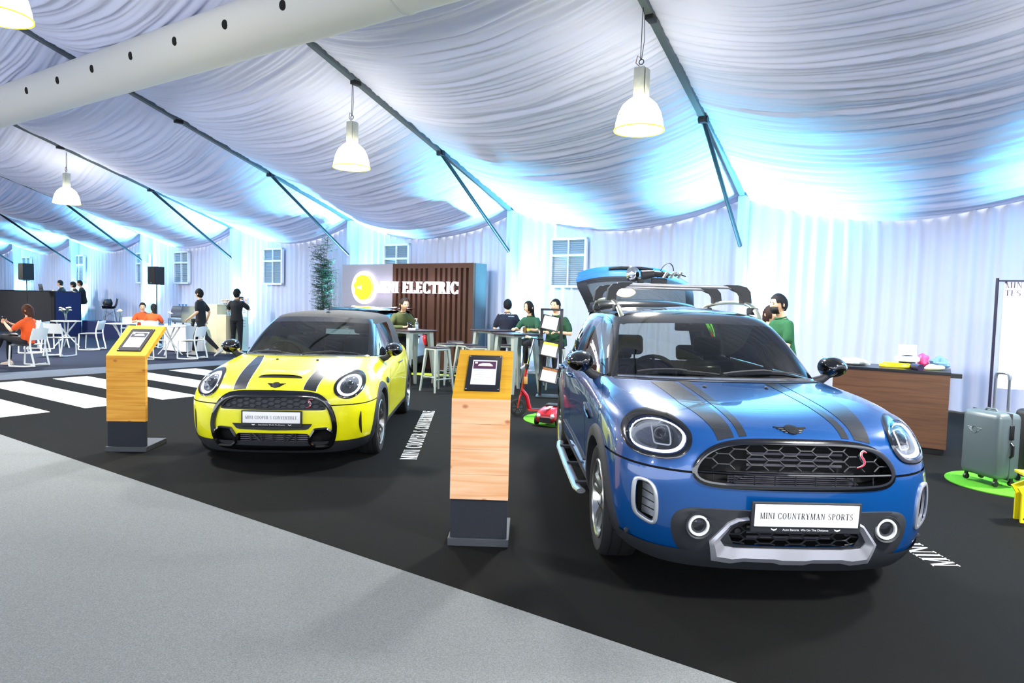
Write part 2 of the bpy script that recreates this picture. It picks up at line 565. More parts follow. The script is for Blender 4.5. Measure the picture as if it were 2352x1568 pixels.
# ---------------------------------------------------------------- hanging lamps
m_shade = mat('lamp_shade_glow', 'fff6dc', 0.5, emit='fff6d4', estr=9.0)
m_rim = mat('lamp_rim', 'd8c832', 0.4, emit='e8dc20', estr=1.2)
m_ballast = mat('ballast_grey', 'b9bcb4', 0.5, var=(12, 0.12))
m_cable = mat('steel_cable', '3a4046', 0.5, metal=0.5)
def pendant(a, b, z_bottom, label, group='pendant lamps under the tent roof', ztop=None, light=True):
    ztop = ztop or rafter_z(b)-0.10
    o = empty('pendant_lamp', W(a, b, z_bottom), WALL_ROT, label, 'lamp', group)
    R = 0.285
    prof = [(R*1.02, 0.0), (R, 0.03), (R*0.97, 0.10), (R*0.88, 0.20), (R*0.72, 0.29), (R*0.48, 0.355), (0.10, 0.38), (0.0, 0.385)]
    MB().lathe([(0.0, 0.012)]+prof, 32).build('lamp_shade', m_shade, o, 60)
    MB().lathe([(R*1.0, 0.0), (R*1.05, -0.006), (R*1.05, 0.012), (R*1.0, 0.014)], 32, close=True).build('shade_rim', m_rim, o)
    bl = MB().box((0, 0, 0.55), (0.13, 0.13, 0.36), 0.008).build('ballast_box', m_ballast, o)
    MB().box((0.085, 0, 0.55), (0.02, 0.10, 0.32), 0.004).build('cooling_fin', m_ballast, bl)
    h = ztop - z_bottom
    hk = MB().tube([(0.03*math.sin(t), 0, 0.78-0.03*math.cos(t)+0.02) for t in [i*0.6 for i in range(11)]], 0.006, 6).build('hook', m_cable, o)
    MB().tube([(0.0, 0, 0.73), (-0.07, 0, 0.80), (-0.05, 0, 0.88), (0.0, 0, 0.84)], 0.005, 6).build('power_lead', mat('red_lead', '7a3a2a', 0.5), hk)
    cb = MB().cyl((-0.012, 0, 0.82), (-0.004, 0, h), 0.005, n=6)
    cb.tube([(0.0, 0, 0.82), (0.03, 0, 0.82+(h-0.82)*0.4), (0.02, 0, 0.82+(h-0.82)*0.8), (0.0, 0, h)], 0.004, 6)
    cb.build('suspension_cable', m_cable, o)
    if light:
        ld = bpy.data.lights.new('lamp_light', 'AREA')
        ld.shape = 'DISK'; ld.size = 0.5; ld.energy = LAMP_W; ld.color = (1.0, 0.98, 0.95)
        lo = bpy.data.objects.new('lamp_light', ld)
        COL.objects.link(lo); lo.parent = o; lo.location = (0, 0, -0.03)
    return o
pendant(A(0), 7.6, 3.64, 'largest glowing white bell lamp, hanging above the blue car')
pendant(A(1), 7.78, 3.67, 'glowing white bell lamp hanging above the yellow car')
pendant(A(3), 7.98, 3.71, 'small glowing white bell lamp hanging above the cafe tables at the far left')
pendant(A(1), 2.98, 4.30, 'glowing lamp cut off by the top left corner of the picture')
for a, b in ((A(-1), 7.7), (A(5), 7.8), (A(-1), 2.98), (A(3), 2.98), (A(1), -7.3), (A(-1), -7.3), (A(3), -7.3)):
    pendant(a, b, 3.7, 'glowing bell lamp hanging in the rows outside the picture', ztop=rafter_z(b)-0.1)

# ---------------------------------------------------------------- round fabric air duct under the rafters
duct = empty('air_duct', W(0, 5.69, 5.08), WALL_ROT, 'long white fabric air duct with a row of dark round vents', 'air duct')
m_duct = mat('duct_fabric', 'd9d9d6', 0.8, bump=(30, 0.15), spec=0.2)
rows = []
for i in range(121):
    x = -40+46*i/120
    rows.append([(x, 0.35*math.cos(2*PI*j/32)*(1+0.006*math.sin(x*1.1)), 0.35*math.sin(2*PI*j/32)) for j in range(32)])
MB().grid(rows, True).build('duct_tube', m_duct, duct, 180)
for x in (-5.2,):
    MB().lathe([(0.352, x-0.008), (0.36, x-0.004), (0.36, x+0.004), (0.352, x+0.008)], 32, axis='x', close=True).build('duct_seam', mat('duct_seam', 'c2c2c2', 0.7), duct)
m_hole = mat('vent_hole', '060708', 0.9)
hole = None
th0 = math.radians(10)
for i in range(20):
    if hole is None:
        hole = MB().lathe([(0.0, 0.352), (0.05, 0.352), (0.058, 0.349), (0.06, 0.342)], 16, mx=Matrix.Rotation(th0+PI/2, 4, 'X') @ Matrix.Identity(4)).build('vent_hole', m_hole, duct)
        c = hole
    else:
        c = hole.copy(); COL.objects.link(c)
    c.location = (-4.54-1.13*i, 0, 0)

# ---------------------------------------------------------------- LED uplighters at the foot of the tent columns
m_can = mat('uplight_can', '111214', 0.4)
m_led = mat('uplight_lens', 'bfefff', 0.2, emit='7fe0ff', estr=30)
for k in range(-1, 7):
    o = empty('uplighter', W(A(k)+0.27, WALL_B-0.24, .556 if k == 4 else 0), WALL_ROT,
              ['floor uplighter beyond the right edge, lighting the curtain behind the notice stand', 'floor uplighter behind the blue car, lighting the column right of the tailgate', 'floor uplighter at the column behind the seated pair and the rack', 'floor uplighter at the column hidden behind the lit sign', 'floor uplighter at the column behind the photographer and totem', 'uplighter on the stage at the column behind the right loudspeaker', 'uplighter at the column behind the empty shell chair', 'uplighter at the farthest column behind the left loudspeaker'][k+1], 'uplighter', 'uplighters along the back curtain')
    MB().lathe([(0.09, 0.06), (0.10, 0.08), (0.10, 0.24), (0.085, 0.24), (0.08, 0.225), (0.0, 0.225)], 20).build('can', m_can, o)
    MB().lathe([(0.0, 0.228), (0.078, 0.228), (0.078, 0.232), (0.0, 0.232)], 20).build('lens', m_led, o)
    b = MB()
    for s in (-1, 1): b.box((s*0.115, 0, 0.09), (0.012, 0.03, 0.18))
    b.box((0, 0, 0.006), (0.24, 0.14, 0.012))
    b.build('yoke', m_can, o, 0)
    ld = bpy.data.lights.new('uplight', 'SPOT')
    ld.energy = UPLIGHT_W; ld.color = (0.22, 0.78, 1.0); ld.spot_size = math.radians(80); ld.spot_blend = 0.9; ld.shadow_soft_size = 0.07
    lo = bpy.data.objects.new('uplight', ld)
    COL.objects.link(lo); lo.parent = o; lo.location = (0, 0, 0.25)
    lo.rotation_euler = (math.radians(180+3), math.radians(4), 0)
# ================================================================ cars: a smooth surface is laid through rings of points, panels are cut from it
def bw(t):
    return ((1-t)**3/6, (3*t**3-6*t*t+4)/6, (-3*t**3+3*t*t+3*t+1)/6, t**3/6)
class Surf:
    def __init__(s, levels):
        s.L = [[V(p) for p in l] for l in levels]
        s.nc, s.nl = len(levels[0]), len(levels)
    def col(s, l, i):
        R = s.L[l]
        if i < 0: return V((-R[-i].x, R[-i].y, R[-i].z))
        if i >= s.nc: q = R[2*s.nc-2-i]; return V((-q.x, q.y, q.z))
        return R[i]
    def ring(s, l, i, w):
        def g(l_): return sum((s.col(l_, i-1+k)*w[k] for k in range(4)), V((0, 0, 0)))
        if l < 0: return g(0)*2 - g(1)
        if l >= s.nl: return g(s.nl-1)*2 - g(s.nl-2)
        return g(l)
    def at(s, u, v):
        sg = -1 if u < 0 else 1
        u = min(abs(u), s.nc-1-1e-6)
        v = min(max(v, 0), s.nl-1-1e-6)
        i, j = int(u), int(v)
        wu, wv = bw(u-i), bw(v-j)
        p = sum((s.ring(j-1+k, i, wu)*wv[k] for k in range(4)), V((0, 0, 0)))
        return V((p.x*sg, p.y, p.z))
    def nrm(s, u, v, e=0.02):
        a = s.at(u+e, v)-s.at(u-e, v)
        b = s.at(u, min(v+e, s.nl-1))-s.at(u, max(v-e, 0))
        n = a.cross(b)
        return n.normalized() if n.length > 1e-9 else V((0, 0, 1))
    def rows(s, u0, u1, v0, v1, nu, nv, off=0.0):
        out = []
        for j in range(nv+1):
            v = v0+(v1-v0)*j/nv
            r = []
            for i in range(nu+1):
                u = u0+(u1-u0)*i/nu
                p = s.at(u, v)
                if off: p = p + s.nrm(u, v)*off
                r.append(p)
            out.append(r)
        return out

def inpoly(x, z, P):
    c, n = False, len(P)
    for i in range(n):
        (x1, z1), (x2, z2) = P[i], P[i-1]
        if (z1 > z) != (z2 > z) and x < (x2-x1)*(z-z1)/(z2-z1)+x1: c = not c
    return c
def nearest(x, z, P):
    best = None
    for i in range(len(P)):
        a, b = P[i-1], P[i]
        dx, dz = b[0]-a[0], b[1]-a[1]
        l = dx*dx+dz*dz
        t = 0 if l < 1e-12 else max(0, min(1, ((x-a[0])*dx+(z-a[1])*dz)/l))
        q = (a[0]+dx*t, a[1]+dz*t)
        d = (q[0]-x)**2+(q[1]-z)**2
        if best is None or d < best[0]: best = (d, q)
    return best[1]
def cut_rows(mb, rows, arches=(), holes=()):
    """adds a grid of points without the faces inside wheel arches / front openings"""
    nr, nc = len(rows), len(rows[0])
    vs = [V(p) for r in rows for p in r]
    ins = [False]*len(vs)
    mv = {}
    for i, p in enumerate(vs):
        for (cy, cz, R) in arches:
            dy, dz = p.y-cy, p.z-cz
            d = math.hypot(dy, dz)
            if d < R:
                ins[i] = True
                mv[i] = V((p.x, cy+dy*R/max(d, 1e-6), cz+dz*R/max(d, 1e-6)))
        for P in holes:
            if p.y < -0.1 and inpoly(p.x, p.z, P):
                ins[i] = True
                q = nearest(p.x, p.z, P)
                mv[i] = V((q[0], p.y, q[1]))
    fs, used = [], set()
    for a in range(nr-1):
        for b in range(nc-1):
            f = (a*nc+b, a*nc+b+1, (a+1)*nc+b+1, (a+1)*nc+b)
            if all(ins[k] for k in f): continue
            fs.append(f)
            used.update(f)
    for k in used:
        if ins[k]: vs[k] = mv[k]
    ids = {k: n for n, k in enumerate(sorted(used))}
    mb.add([vs[k] for k in sorted(used)], [tuple(ids[k] for k in f) for f in fs])

def closed_spline(P, per=6):
    n, out = len(P), []
    for i in range(n):
        for k in range(per):
            w = bw(k/per)
            out.append(tuple(sum(P[(i-1+j) % n][c]*w[j] for j in range(4)) for c in range(2)))
    return out
def open_spline(P, per=6):
    P = [V(p) for p in P]
    Q = [P[0]*2-P[1]] + P + [P[-1]*2-P[-2]]
    out = []
    for i in range(len(P)-1):
        for k in range(per):
            w = bw(k/per)
            out.append(sum((Q[i+j]*w[j] for j in range(4)), V([0]*len(P[0]))))
    out.append(P[-1])
    return out
def ell(cx, cz, rx, rz, n=40, p=2.0, tilt=0.0):
    o = []
    for i in range(n):
        t = 2*PI*i/n
        c, s_ = math.cos(t), math.sin(t)
        x, z = rx*abs(c)**(2/p)*(1 if c >= 0 else -1), rz*abs(s_)**(2/p)*(1 if s_ >= 0 else -1)
        o.append((cx+x*math.cos(tilt)-z*math.sin(tilt), cz+x*math.sin(tilt)+z*math.cos(tilt)))
    return o
def inset(P, d):
    """moves an outline inwards by d"""
    n, out = len(P), []
    ar = sum(P[i-1][0]*P[i][1]-P[i][0]*P[i-1][1] for i in range(n))
    sg = 1 if ar > 0 else -1
    for i in range(n):
        a, b = P[i-1], P[(i+1) % n]
        tx, tz = b[0]-a[0], b[1]-a[1]
        l = math.hypot(tx, tz) or 1
        out.append((P[i][0]-tz/l*d*sg, P[i][1]+tx/l*d*sg))
    return out
def flip(P): return [(-x, z) for x, z in P]
def resamp(P, n):
    """n points equally spaced along a closed outline"""
    L = [0]
    for i in range(len(P)):
        a, b = P[i], P[(i+1) % len(P)]
        L.append(L[-1]+math.hypot(b[0]-a[0], b[1]-a[1]))
    out, k = [], 0
    for i in range(n):
        t = L[-1]*i/n
        while L[k+1] < t: k += 1
        f = (t-L[k])/max(L[k+1]-L[k], 1e-9)
        a, b = P[k], P[(k+1) % len(P)]
        out.append((a[0]+(b[0]-a[0])*f, a[1]+(b[1]-a[1])*f))
    return out

class Skin:
    """finds the car's surface from the front, the side and above"""
    def __init__(s, surfs):
        vs, fs = [], []
        for S, v1 in surfs:
            nu, nv = 120, 60
            R = S.rows(-(S.nc-1), S.nc-1, 0, v1, nu*2, nv)
            o = len(vs)
            vs += [p for r in R for p in r]
            w = nu*2+1
            fs += [(o+a*w+b, o+a*w+b+1, o+(a+1)*w+b+1, o+(a+1)*w+b) for a in range(nv) for b in range(nu*2)]
        s.t = BVHTree.FromPolygons(vs, fs)
    def ray(s, o, d):
        return s.t.ray_cast(V(o), V(d))
    def front(s, x, z, off=0.0):
        h, n = s.ray((x, -4, z), (0, 1, 0))[:2]
        if h is None:
            h, n = s.t.find_nearest(V((x, -0.8, z)))[:2]
        if n.y > 0: n = -n
        return h + n*off
    def side(s, y, z, sg, off=0.0):
        h, n = s.ray((3*sg, y, z), (-sg, 0, 0))[:2]
        if h is None:
            h, n = s.t.find_nearest(V((0.9*sg, y, z)))[:2]
        if n.x*sg < 0: n = -n
        return h + n*off
    def top(s, x, y, off=0.0):
        h, n = s.ray((x, y, 4), (0, 0, -1))[:2]
        if h is None:
            h, n = s.t.find_nearest(V((x, y, 0.9)))[:2]
        if n.z < 0: n = -n
        return h + n*off
    def fpatch(s, mb, P, off=0.004, rings=4, dy=0.0, c=None):
        """filled outline lying on the front"""
        n = len(P)
        cx, cz = c or (sum(p[0] for p in P)/n, sum(p[1] for p in P)/n)
        rows = []
        for r in range(rings+1):
            t = 1-r/rings if r < rings else 0.02
            rows.append([s.front(cx+(p[0]-cx)*t, cz+(p[1]-cz)*t, off)+V((0, dy, 0)) for p in P])
        mb.grid(rows, True)
        o = len(mb.v)-n
        mb.f.append(tuple(range(o, o+n))); mb.mi.append(mb.m)
        return mb
    def fband(s, mb, P, Q, off=0.008, low=-0.01, deep=0.0):
        """band between two outlines on the front, with turned-in edges"""
        def row(O, o, d=0.0): return [s.front(p[0], p[1], o)+V((0, d, 0)) for p in O]
        mid = [((p[0]+q[0])/2, (p[1]+q[1])/2) for p, q in zip(P, Q)]
        mb.grid([row(P, low), row(P, off*0.7), row(mid, off), row(Q, off*0.7), row(Q, low, deep)], True)
        return mb

# ---------------------------------------------------------------- ring tables (half of the car, x to its side, front at -y, front axle at y=0)
SUV = [
 [(0,-.74,.20),(.35,-.73,.20),(.60,-.66,.20),(.74,-.52,.21),(.82,-.36,.24),(.85,0,.26),(.85,.45,.24),(.85,1.35,.24),(.85,2.2,.24),(.85,2.67,.26),(.80,3.1,.28),(.58,3.36,.28),(0,3.42,.28)],
 [(0,-.80,.28),(.36,-.785,.28),(.64,-.72,.28),(.80,-.56,.29),(.87,-.37,.31),(.895,0,.33),(.895,.45,.31),(.89,1.35,.31),(.895,2.2,.31),(.90,2.67,.33),(.85,3.14,.36),(.62,3.40,.36),(0,3.46,.36)],
 [(0,-.825,.44),(.37,-.81,.44),(.66,-.75,.44),(.84,-.585,.45),(.90,-.38,.46),(.91,0,.47),(.90,.45,.46),(.885,1.35,.46),(.90,2.2,.46),(.91,2.67,.47),(.865,3.16,.50),(.64,3.42,.5),(0,3.48,.5)],
 [(0,-.835,.60),(.37,-.82,.60),(.66,-.76,.60),(.84,-.59,.61),(.905,-.38,.62),(.915,0,.62),(.90,.45,.62),(.89,1.35,.62),(.905,2.2,.62),(.915,2.67,.62),(.87,3.15,.65),(.64,3.41,.65),(0,3.47,.65)],
 [(0,-.83,.74),(.36,-.815,.74),(.64,-.75,.745),(.82,-.575,.75),(.895,-.36,.76),(.915,0,.77),(.905,.45,.77),(.90,1.35,.77),(.91,2.2,.78),(.91,2.67,.78),(.86,3.12,.80),(.63,3.37,.8),(0,3.43,.8)],
 [(0,-.81,.875),(.35,-.79,.875),(.61,-.71,.88),(.785,-.52,.88),(.87,-.30,.885),(.905,.02,.89),(.905,.5,.89),(.90,1.35,.90),(.905,2.2,.91),(.90,2.67,.92),(.85,3.08,.94),(.62,3.32,.95),(0,3.38,.95)],
 [(0,-.72,.945),(.34,-.69,.95),(.58,-.60,.96),(.74,-.40,.975),(.83,-.18,.975),(.87,.12,.965),(.885,.6,.965),(.885,1.38,.975),(.885,2.2,.985),(.87,2.7,.99),(.82,3.05,1.0),(.60,3.27,1.02),(0,3.33,1.02)],
 [(0,-.42,.995),(.33,-.38,1.005),(.54,-.28,1.02),(.69,-.10,1.03),(.78,.12,1.025),(.82,.36,1.015),(.85,.75,1.01),(.855,1.42,1.015),(.855,2.2,1.025),(.84,2.7,1.03),(.79,3.02,1.05),(.58,3.22,1.07),(0,3.28,1.07)],
 [(0,.33,1.065),(.34,.37,1.06),(.54,.43,1.06),(.66,.50,1.055),(.72,.56,1.05),(.755,.66,1.045),(.78,.9,1.04),(.80,1.45,1.04),(.80,2.2,1.05),(.785,2.7,1.06),(.74,2.98,1.08),(.55,3.17,1.09),(0,3.23,1.10)]]
SUV_G2 = [(0,1.00,1.485),(.30,1.02,1.48),(.47,1.06,1.47),(.555,1.11,1.46),(.59,1.2,1.455),(.61,1.32,1.455),(.625,1.5,1.46),(.635,1.8,1.465),(.635,2.25,1.465),(.62,2.65,1.455),(.58,2.9,1.44),(.42,3.02,1.44),(0,3.06,1.44)]
SUV_G3 = [(0,1.16,1.53),(.28,1.18,1.527),(.43,1.22,1.52),(.50,1.28,1.513),(.53,1.36,1.51),(.55,1.46,1.512),(.565,1.6,1.515),(.575,1.85,1.52),(.575,2.25,1.52),(.56,2.6,1.51),(.51,2.85,1.495),(.38,2.98,1.49),(0,3.03,1.49)]
def greenhouse(L8, G2, G3):
    G0 = [(x*0.985, y+0.01, z-0.01) for x, y, z in L8]
    G1 = []
    for p, q in zip(G0, G2):
        mx_, my, mz = ((p[i]+q[i])/2 for i in range(3))
        G1.append((mx_*1.03, my-(0.03 if my < 1.2 and abs(p[0]) < .68 else 0), mz+0.01))
    ym = [p[1] for p in G3]
    y0, y1 = min(ym)+0.3, max(ym)-0.3
    G4 = [(x*0.5, y0+(y-min(ym))/(max(ym)-min(ym))*(y1-y0), z+0.028) for x, y, z in G3]
    G5 = [(0, y, z+0.006) for x, y, z in G4]
    return Surf([G0, G1, list(G2), list(G3), G4, G5])
def pw(t, T):
    for (a, b), (c, d) in zip(T, T[1:]):
        if t <= c: return b+(t-a)*(d-b)/(c-a)
    return d+(t-c)
m_tyre = mat('tyre_rubber', '16171a', 0.75, bump=(160, 0.2))
m_plastic = mat('black_plastic', '24272c', 0.62, bump=(600, 0.12))
m_gloss = mat('gloss_black', '050608', 0.12, coat=1.0)
m_dark = mat('dark_void', '050506', 0.8)
m_chrome = mat('chrome', 'e8eef2', 0.08, metal=1.0)
m_silver = mat('satin_silver', 'ccd0d6', 0.32, metal=0.75)
m_rimdark = mat('rim_dark', '22242a', 0.3, metal=0.6, coat=0.5)
m_rimsilver = mat('rim_silver', 'b9bcb8', 0.22, metal=0.9)
m_led_ring = mat('headlight_led_ring', 'f2f4f6', 0.3, emit='f4f8ff', estr=0.55)
m_lens = mat('projector_lens', '30343c', 0.05, metal=0.6, coat=1.0)
m_reflector = mat('headlight_reflector', '8d929a', 0.18, metal=0.85)
m_cover = glass_mat('headlight_cover', 'f4f6f8', 0.03, 0.9)
m_wscreen = glass_mat('windscreen_glass', 'b0bab2', 0.05, 1.0)
m_sideglass = glass_mat('side_window_glass', '9aa49c', 0.12, 1.2)
m_privacy = glass_mat('privacy_glass', '3a4040', 0.10, 1.1)
m_trim = mat('interior_black', '1b1c1d', 0.8)
m_seat = mat('seat_leather', '232426', 0.55)
m_plate = mat('plate_white', 'f4f4f4', 0.4)
m_ink = mat('plate_ink', '23222a', 0.5)
m_print = mat('white_print', 'eef0f2', 0.5)
m_red = mat('badge_red', 'b3202c', 0.25, coat=0.6)
m_rad = mat('radiator_fins', '6a6872', 0.4, metal=0.7)

def build_wheel(root, x, y, R, width, rim_r, spokes, m_face, twin):
    sg = 1 if x > 0 else -1
    wh = empty('wheel', (x, y, R))
    wh.parent = root
    hw = width/2
    prof = [(rim_r, -hw*.8), (rim_r+.02, -hw*.95), (R-.03, -hw), (R-.008, -hw*.86), (R, -hw*.6), (R, hw*.6), (R-.008, hw*.86), (R-.03, hw), (rim_r+.02, hw*.95), (rim_r, hw*.8)]
    MB().lathe(prof, 48, axis='x', close=True).build('tyre', m_tyre, wh, 40)
    g = MB()
    for t in (-.55, 0.0, .55): g.lathe([(R+.0005, hw*t-.006), (R+.001, hw*t-.004), (R+.001, hw*t+.004), (R+.0005, hw*t+.006)], 48, axis='x', close=True)
    g.build('tread_groove', m_dark, wh)
    f = sg*hw
    MB().lathe([(rim_r*0.97, -f*.8), (rim_r*0.9, -f*.2), (rim_r*.92, f*.5), (rim_r*1.0, f*.84), (rim_r*1.02, f*.9), (rim_r*.99, f*.96), (rim_r*.95, f*.9), (rim_r*.90, f*.5), (rim_r*.88, -f*.2)], 48, axis='x', close=True).build('rim', m_rimsilver, wh)
    sp = MB()
    for i in range(spokes):
        t0 = 2*PI*i/spokes + 0.2
        for dt in ((-.16, .16) if twin else (0,)):
            pts = []
            for r, wd, d in ((.045, .026, .60), (.12, .020, .72), (rim_r*.93, .024, .84)):
                tt = t0 + dt*min(1, r/(rim_r*.6))
                c = V((f*d, math.cos(tt)*r, math.sin(tt)*r))
                w = V((0, -math.sin(tt), math.cos(tt)))*wd
                pts.append([c-w+V((-f*.18, 0, 0)), c-w*.8, c+w*.8, c+w+V((-f*.18, 0, 0))])
            sp.grid(pts)
    sp.build('spokes', m_face, wh, 25)
    MB().lathe([(0, f*.72), (.03, f*.72), (.034, f*.70), (.05, f*.60), (.06, f*.45), (.06, f*.2)], 20, axis='x').build('hub_cap', m_face, wh)
    MB().lathe([(0, f*.05), (.15, f*.05), (.155, f*.02), (.155, -f*.05), (0, -f*.05)], 32, axis='x').build('brake_disc', mat('brake_disc', '5b5c60', 0.35, metal=0.9), wh)
    return wh

def add_arch(root, sk, cy, cz, R0, R1, sg, m_, name='wheel_arch_trim', a0=-25, a1=205, off=0.014):
    rows = [[], [], [], []]
    n = 40
    for i in range(n+1):
        t = math.radians(a0+(a1-a0)*i/n)
        # flare widens towards its ends
        pts = []
        for r, o in ((R1, 0.0), (R1-.012, off), (R0+.004, off*1.1), (R0-.004, -.05)):
            y, z = cy-math.cos(t)*r, cz+math.sin(t)*r
            z = max(z, 0.205)
            p = sk.side(y, z, sg, o if o >= 0 else 0)
            if o < 0: p.x -= sg*.09
            pts.append(p)
        for k in range(4): rows[k].append(pts[k])
    return MB().grid(rows).build(name, m_, root, 60)

def car_shell(root, body, gh, spec):
    """painted panels, black backing shell, glasshouse"""
    paint, arches, holes = spec['paint'], spec['arches'], spec.get('holes', [])
    wb = spec['wb']
    g = 0.010
    def both(name, u0, u1, v0, v1, nu, nv, m_, S=body, cut=True):
        for sg in (1, -1):
            mb = MB()
            cut_rows(mb, S.rows((u0+g)*sg, (u1-g)*sg, v0, v1, nu, nv), arches if cut else ())
            mb.build(name, m_, root, 60)
    def centre(name, u1, v0, v1, nu, nv, m_, S=body, hl=()):
        mb = MB()
        cut_rows(mb, S.rows(-u1+g, u1-g, v0, v1, nu, nv), arches, hl)
        return mb.build(name, m_, root, 60)
    vb = spec['vb']           # bonnet shut line
    hood = centre('bonnet', 4.92, vb+.04, 8, 132, 56, paint, hl=holes)
    bump = centre('front_bumper', 4.92, 0.0, vb-.04, 132, 56, paint, hl=holes)
    both('front_wing', 4.92, 6.15, 1.3, 8, 24, 44, paint)
    d2 = spec.get('doors', (7.5, 8.7))
    both('front_door', 6.15, d2[0], 1.3, 8, 22, 44, paint)
    if len(d2) > 1:
        both('rear_door', d2[0], d2[1], 1.3, 8, 20, 44, paint)
    both('rear_quarter', d2[-1], 10.7, 1.3, 8, 36, 44, paint)
    both('sill_cladding', 4.92, 10.7, 0, 1.28, 80, 10, m_plastic)
    mb = MB()
    vt = 8 if not spec.get('tail_open') else 4.6
    cut_rows(mb, [[V((p.x, p.y, p.z)) for p in r] for r in body.rows(10.7+g, 12, 0, vt, 16, 40)])
    mb.mirror_x()
    mb.build('rear_bumper', paint, root, 60, weld=True)
    # backing
    mb = MB()
    ar2 = [(a, b, r+.012) for a, b, r in arches]
    cut_rows(mb, body.rows(-10.6, 10.6, 0, 8, 200, 44, -0.018), ar2, [inset(h, -.012) for h in holes])
    mb.build('inner_shell', m_dark, root, 60)
    # floor pan and wheel wells
    mb = MB()
    mb.box((0, wb/2, .30), (1.08, wb+1.1, .18), .04)
    mb.box((0, wb/2, .30), (1.64, wb-.95, .14), .03)
    for (cy, cz, R) in arches:
        for sg in (1, -1):
            w = MB()
            prof = [(R+.01, .86), (R+.01, .56), (0, .56)]
            for (r, h), (r2, h2) in zip(prof, prof[1:]):
                rr = []
                for i in range(25):
                    t = PI*i/24
                    rr.append([(sg*h, cy+math.cos(t)*r, cz+math.sin(t)*r), (sg*h2, cy+math.cos(t)*r2, cz+math.sin(t)*r2)])
                w.grid(rr)
            mb.add(w.v, w.f)
    mb.build('underbody', m_dark, root)
    return hood, bump

def make_wings(mb, c, s, sk, dy=0.004):
    """winged round badge lying on the front"""
    cx, cz = c
    def patch(P, off):
        n = len(P)
        mx_, my_ = sum(p[0] for p in P)/n, sum(p[1] for p in P)/n
        rows = [[sk.top(mx_+(p[0]-mx_)*t, my_+(p[1]-my_)*t, o_) for p in P] for t, o_ in ((1, -.001), (1, off), (.5, off+.001), (.03, off+.001))]
        mb.grid(rows, True)
    patch(ell(cx, cz, .036*s, .036*s, 24), dy+.004)
    for sg in (-1, 1):
        for k in range(4):
            z0 = cz+(.020-.0135*k)*s
            x0, x1 = (.030-.001*k)*s, (.088-.013*k)*s
            q = [(cx+sg*x0, z0), (cx+sg*x1, z0+.004*s), (cx+sg*(x1-.006*s), z0-.004*s), (cx+sg*x0, z0-.006*s)]
            patch(q, dy)

def make_interior(root, wb, yd, zb, wx, rear_y, driver=-1, zt=None, seats=True):
    """dashboard, steering wheel and seats; zb belt height"""
    mb = MB()
    n = 12
    rows = []
    for y, z in ((yd-.32, zb-.06), (yd-.10, zb-.01), (yd+.12, zb-.02), (yd+.20, zb-.08), (yd+.18, zb-.35)):
        rows.append([(-wx+2*wx*i/n, y+.05*(1-(2*i/n-1)**2)*-1, z-.05*abs(2*i/n-1)**3) for i in range(n+1)])
    mb.grid(rows)
    mb.build('dashboard', m_trim, root)
    MB().box((0, yd+.15, zb+.0), (.22, .03, .14), .03).build('centre_display', m_gloss, root)
    sw = MB()
    c = V((driver*.36, yd+.36, zb-.05))
    mx = Matrix.Translation(c) @ Matrix.Rotation(math.radians(-65), 4, 'X')
    sw.tube([(.185*math.cos(t), .185*math.sin(t), 0) for t in [2*PI*i/28 for i in range(28)]], .016, 8, True, mx=mx)
    sw.ball((0, 0, -.01), (.07, .06, .03), 12, mx)
    for t in (0, PI, 1.5*PI): sw.cyl((0, 0, -.01), (.175*math.cos(t), .175*math.sin(t), 0), .016, .012, 8, mx=mx)
    sw.build('steering_wheel', m_trim, root)
    def seat(x, y, w, hb, name='seat'):
        s_ = MB()
        s_.box((x, y, .46), (w, .52, .18), .07)
        mx = Matrix.Translation((x, y+.25, .50)) @ Matrix.Rotation(math.radians(-14), 4, 'X')
        s_.box((0, 0, hb/2), (w*.96, .15, hb), .06, mx)
        s_.box((0, .01, hb+.13), (w*.52 if w < .7 else .24, .09, .18), .04, mx)
        for d in (-.05, .05): s_.cyl((d, .01, hb), (d, .01, hb+.07), .007, n=6, mx=mx)
        o = s_.build(name, m_seat, root)
        return o
    seat(-.36, yd+.85, .50, .60)
    seat(.36, yd+.85, .50, .60)
    b = MB()
    b.box((0, rear_y, .46), (1.15, .5, .2), .07)
    mx = Matrix.Translation((0, rear_y+.25, .5)) @ Matrix.Rotation(math.radians(-14), 4, 'X')
    b.box((0, 0, .27), (1.15, .15, .55), .06, mx)
    for x in (-.34, .34): b.box((x, .01, .63), (.24, .08, .15), .04, mx)
    b.build('rear_bench', m_seat, root)
    MB().box((0, wb*.55, .405), (1.25, wb*.9, .03)).build('cabin_floor', m_trim, root)
    mr = MB()
    mr.box((0, yd+.62, zt or zb+.36), (.24, .03, .07), .015)
    mr.cyl((0, yd+.60, (zt or zb+.36)+.02), (0, yd+.57, (zt or zb+.36)+.09), .012, n=8)
    mr.build('rear_view_mirror', m_trim, root)

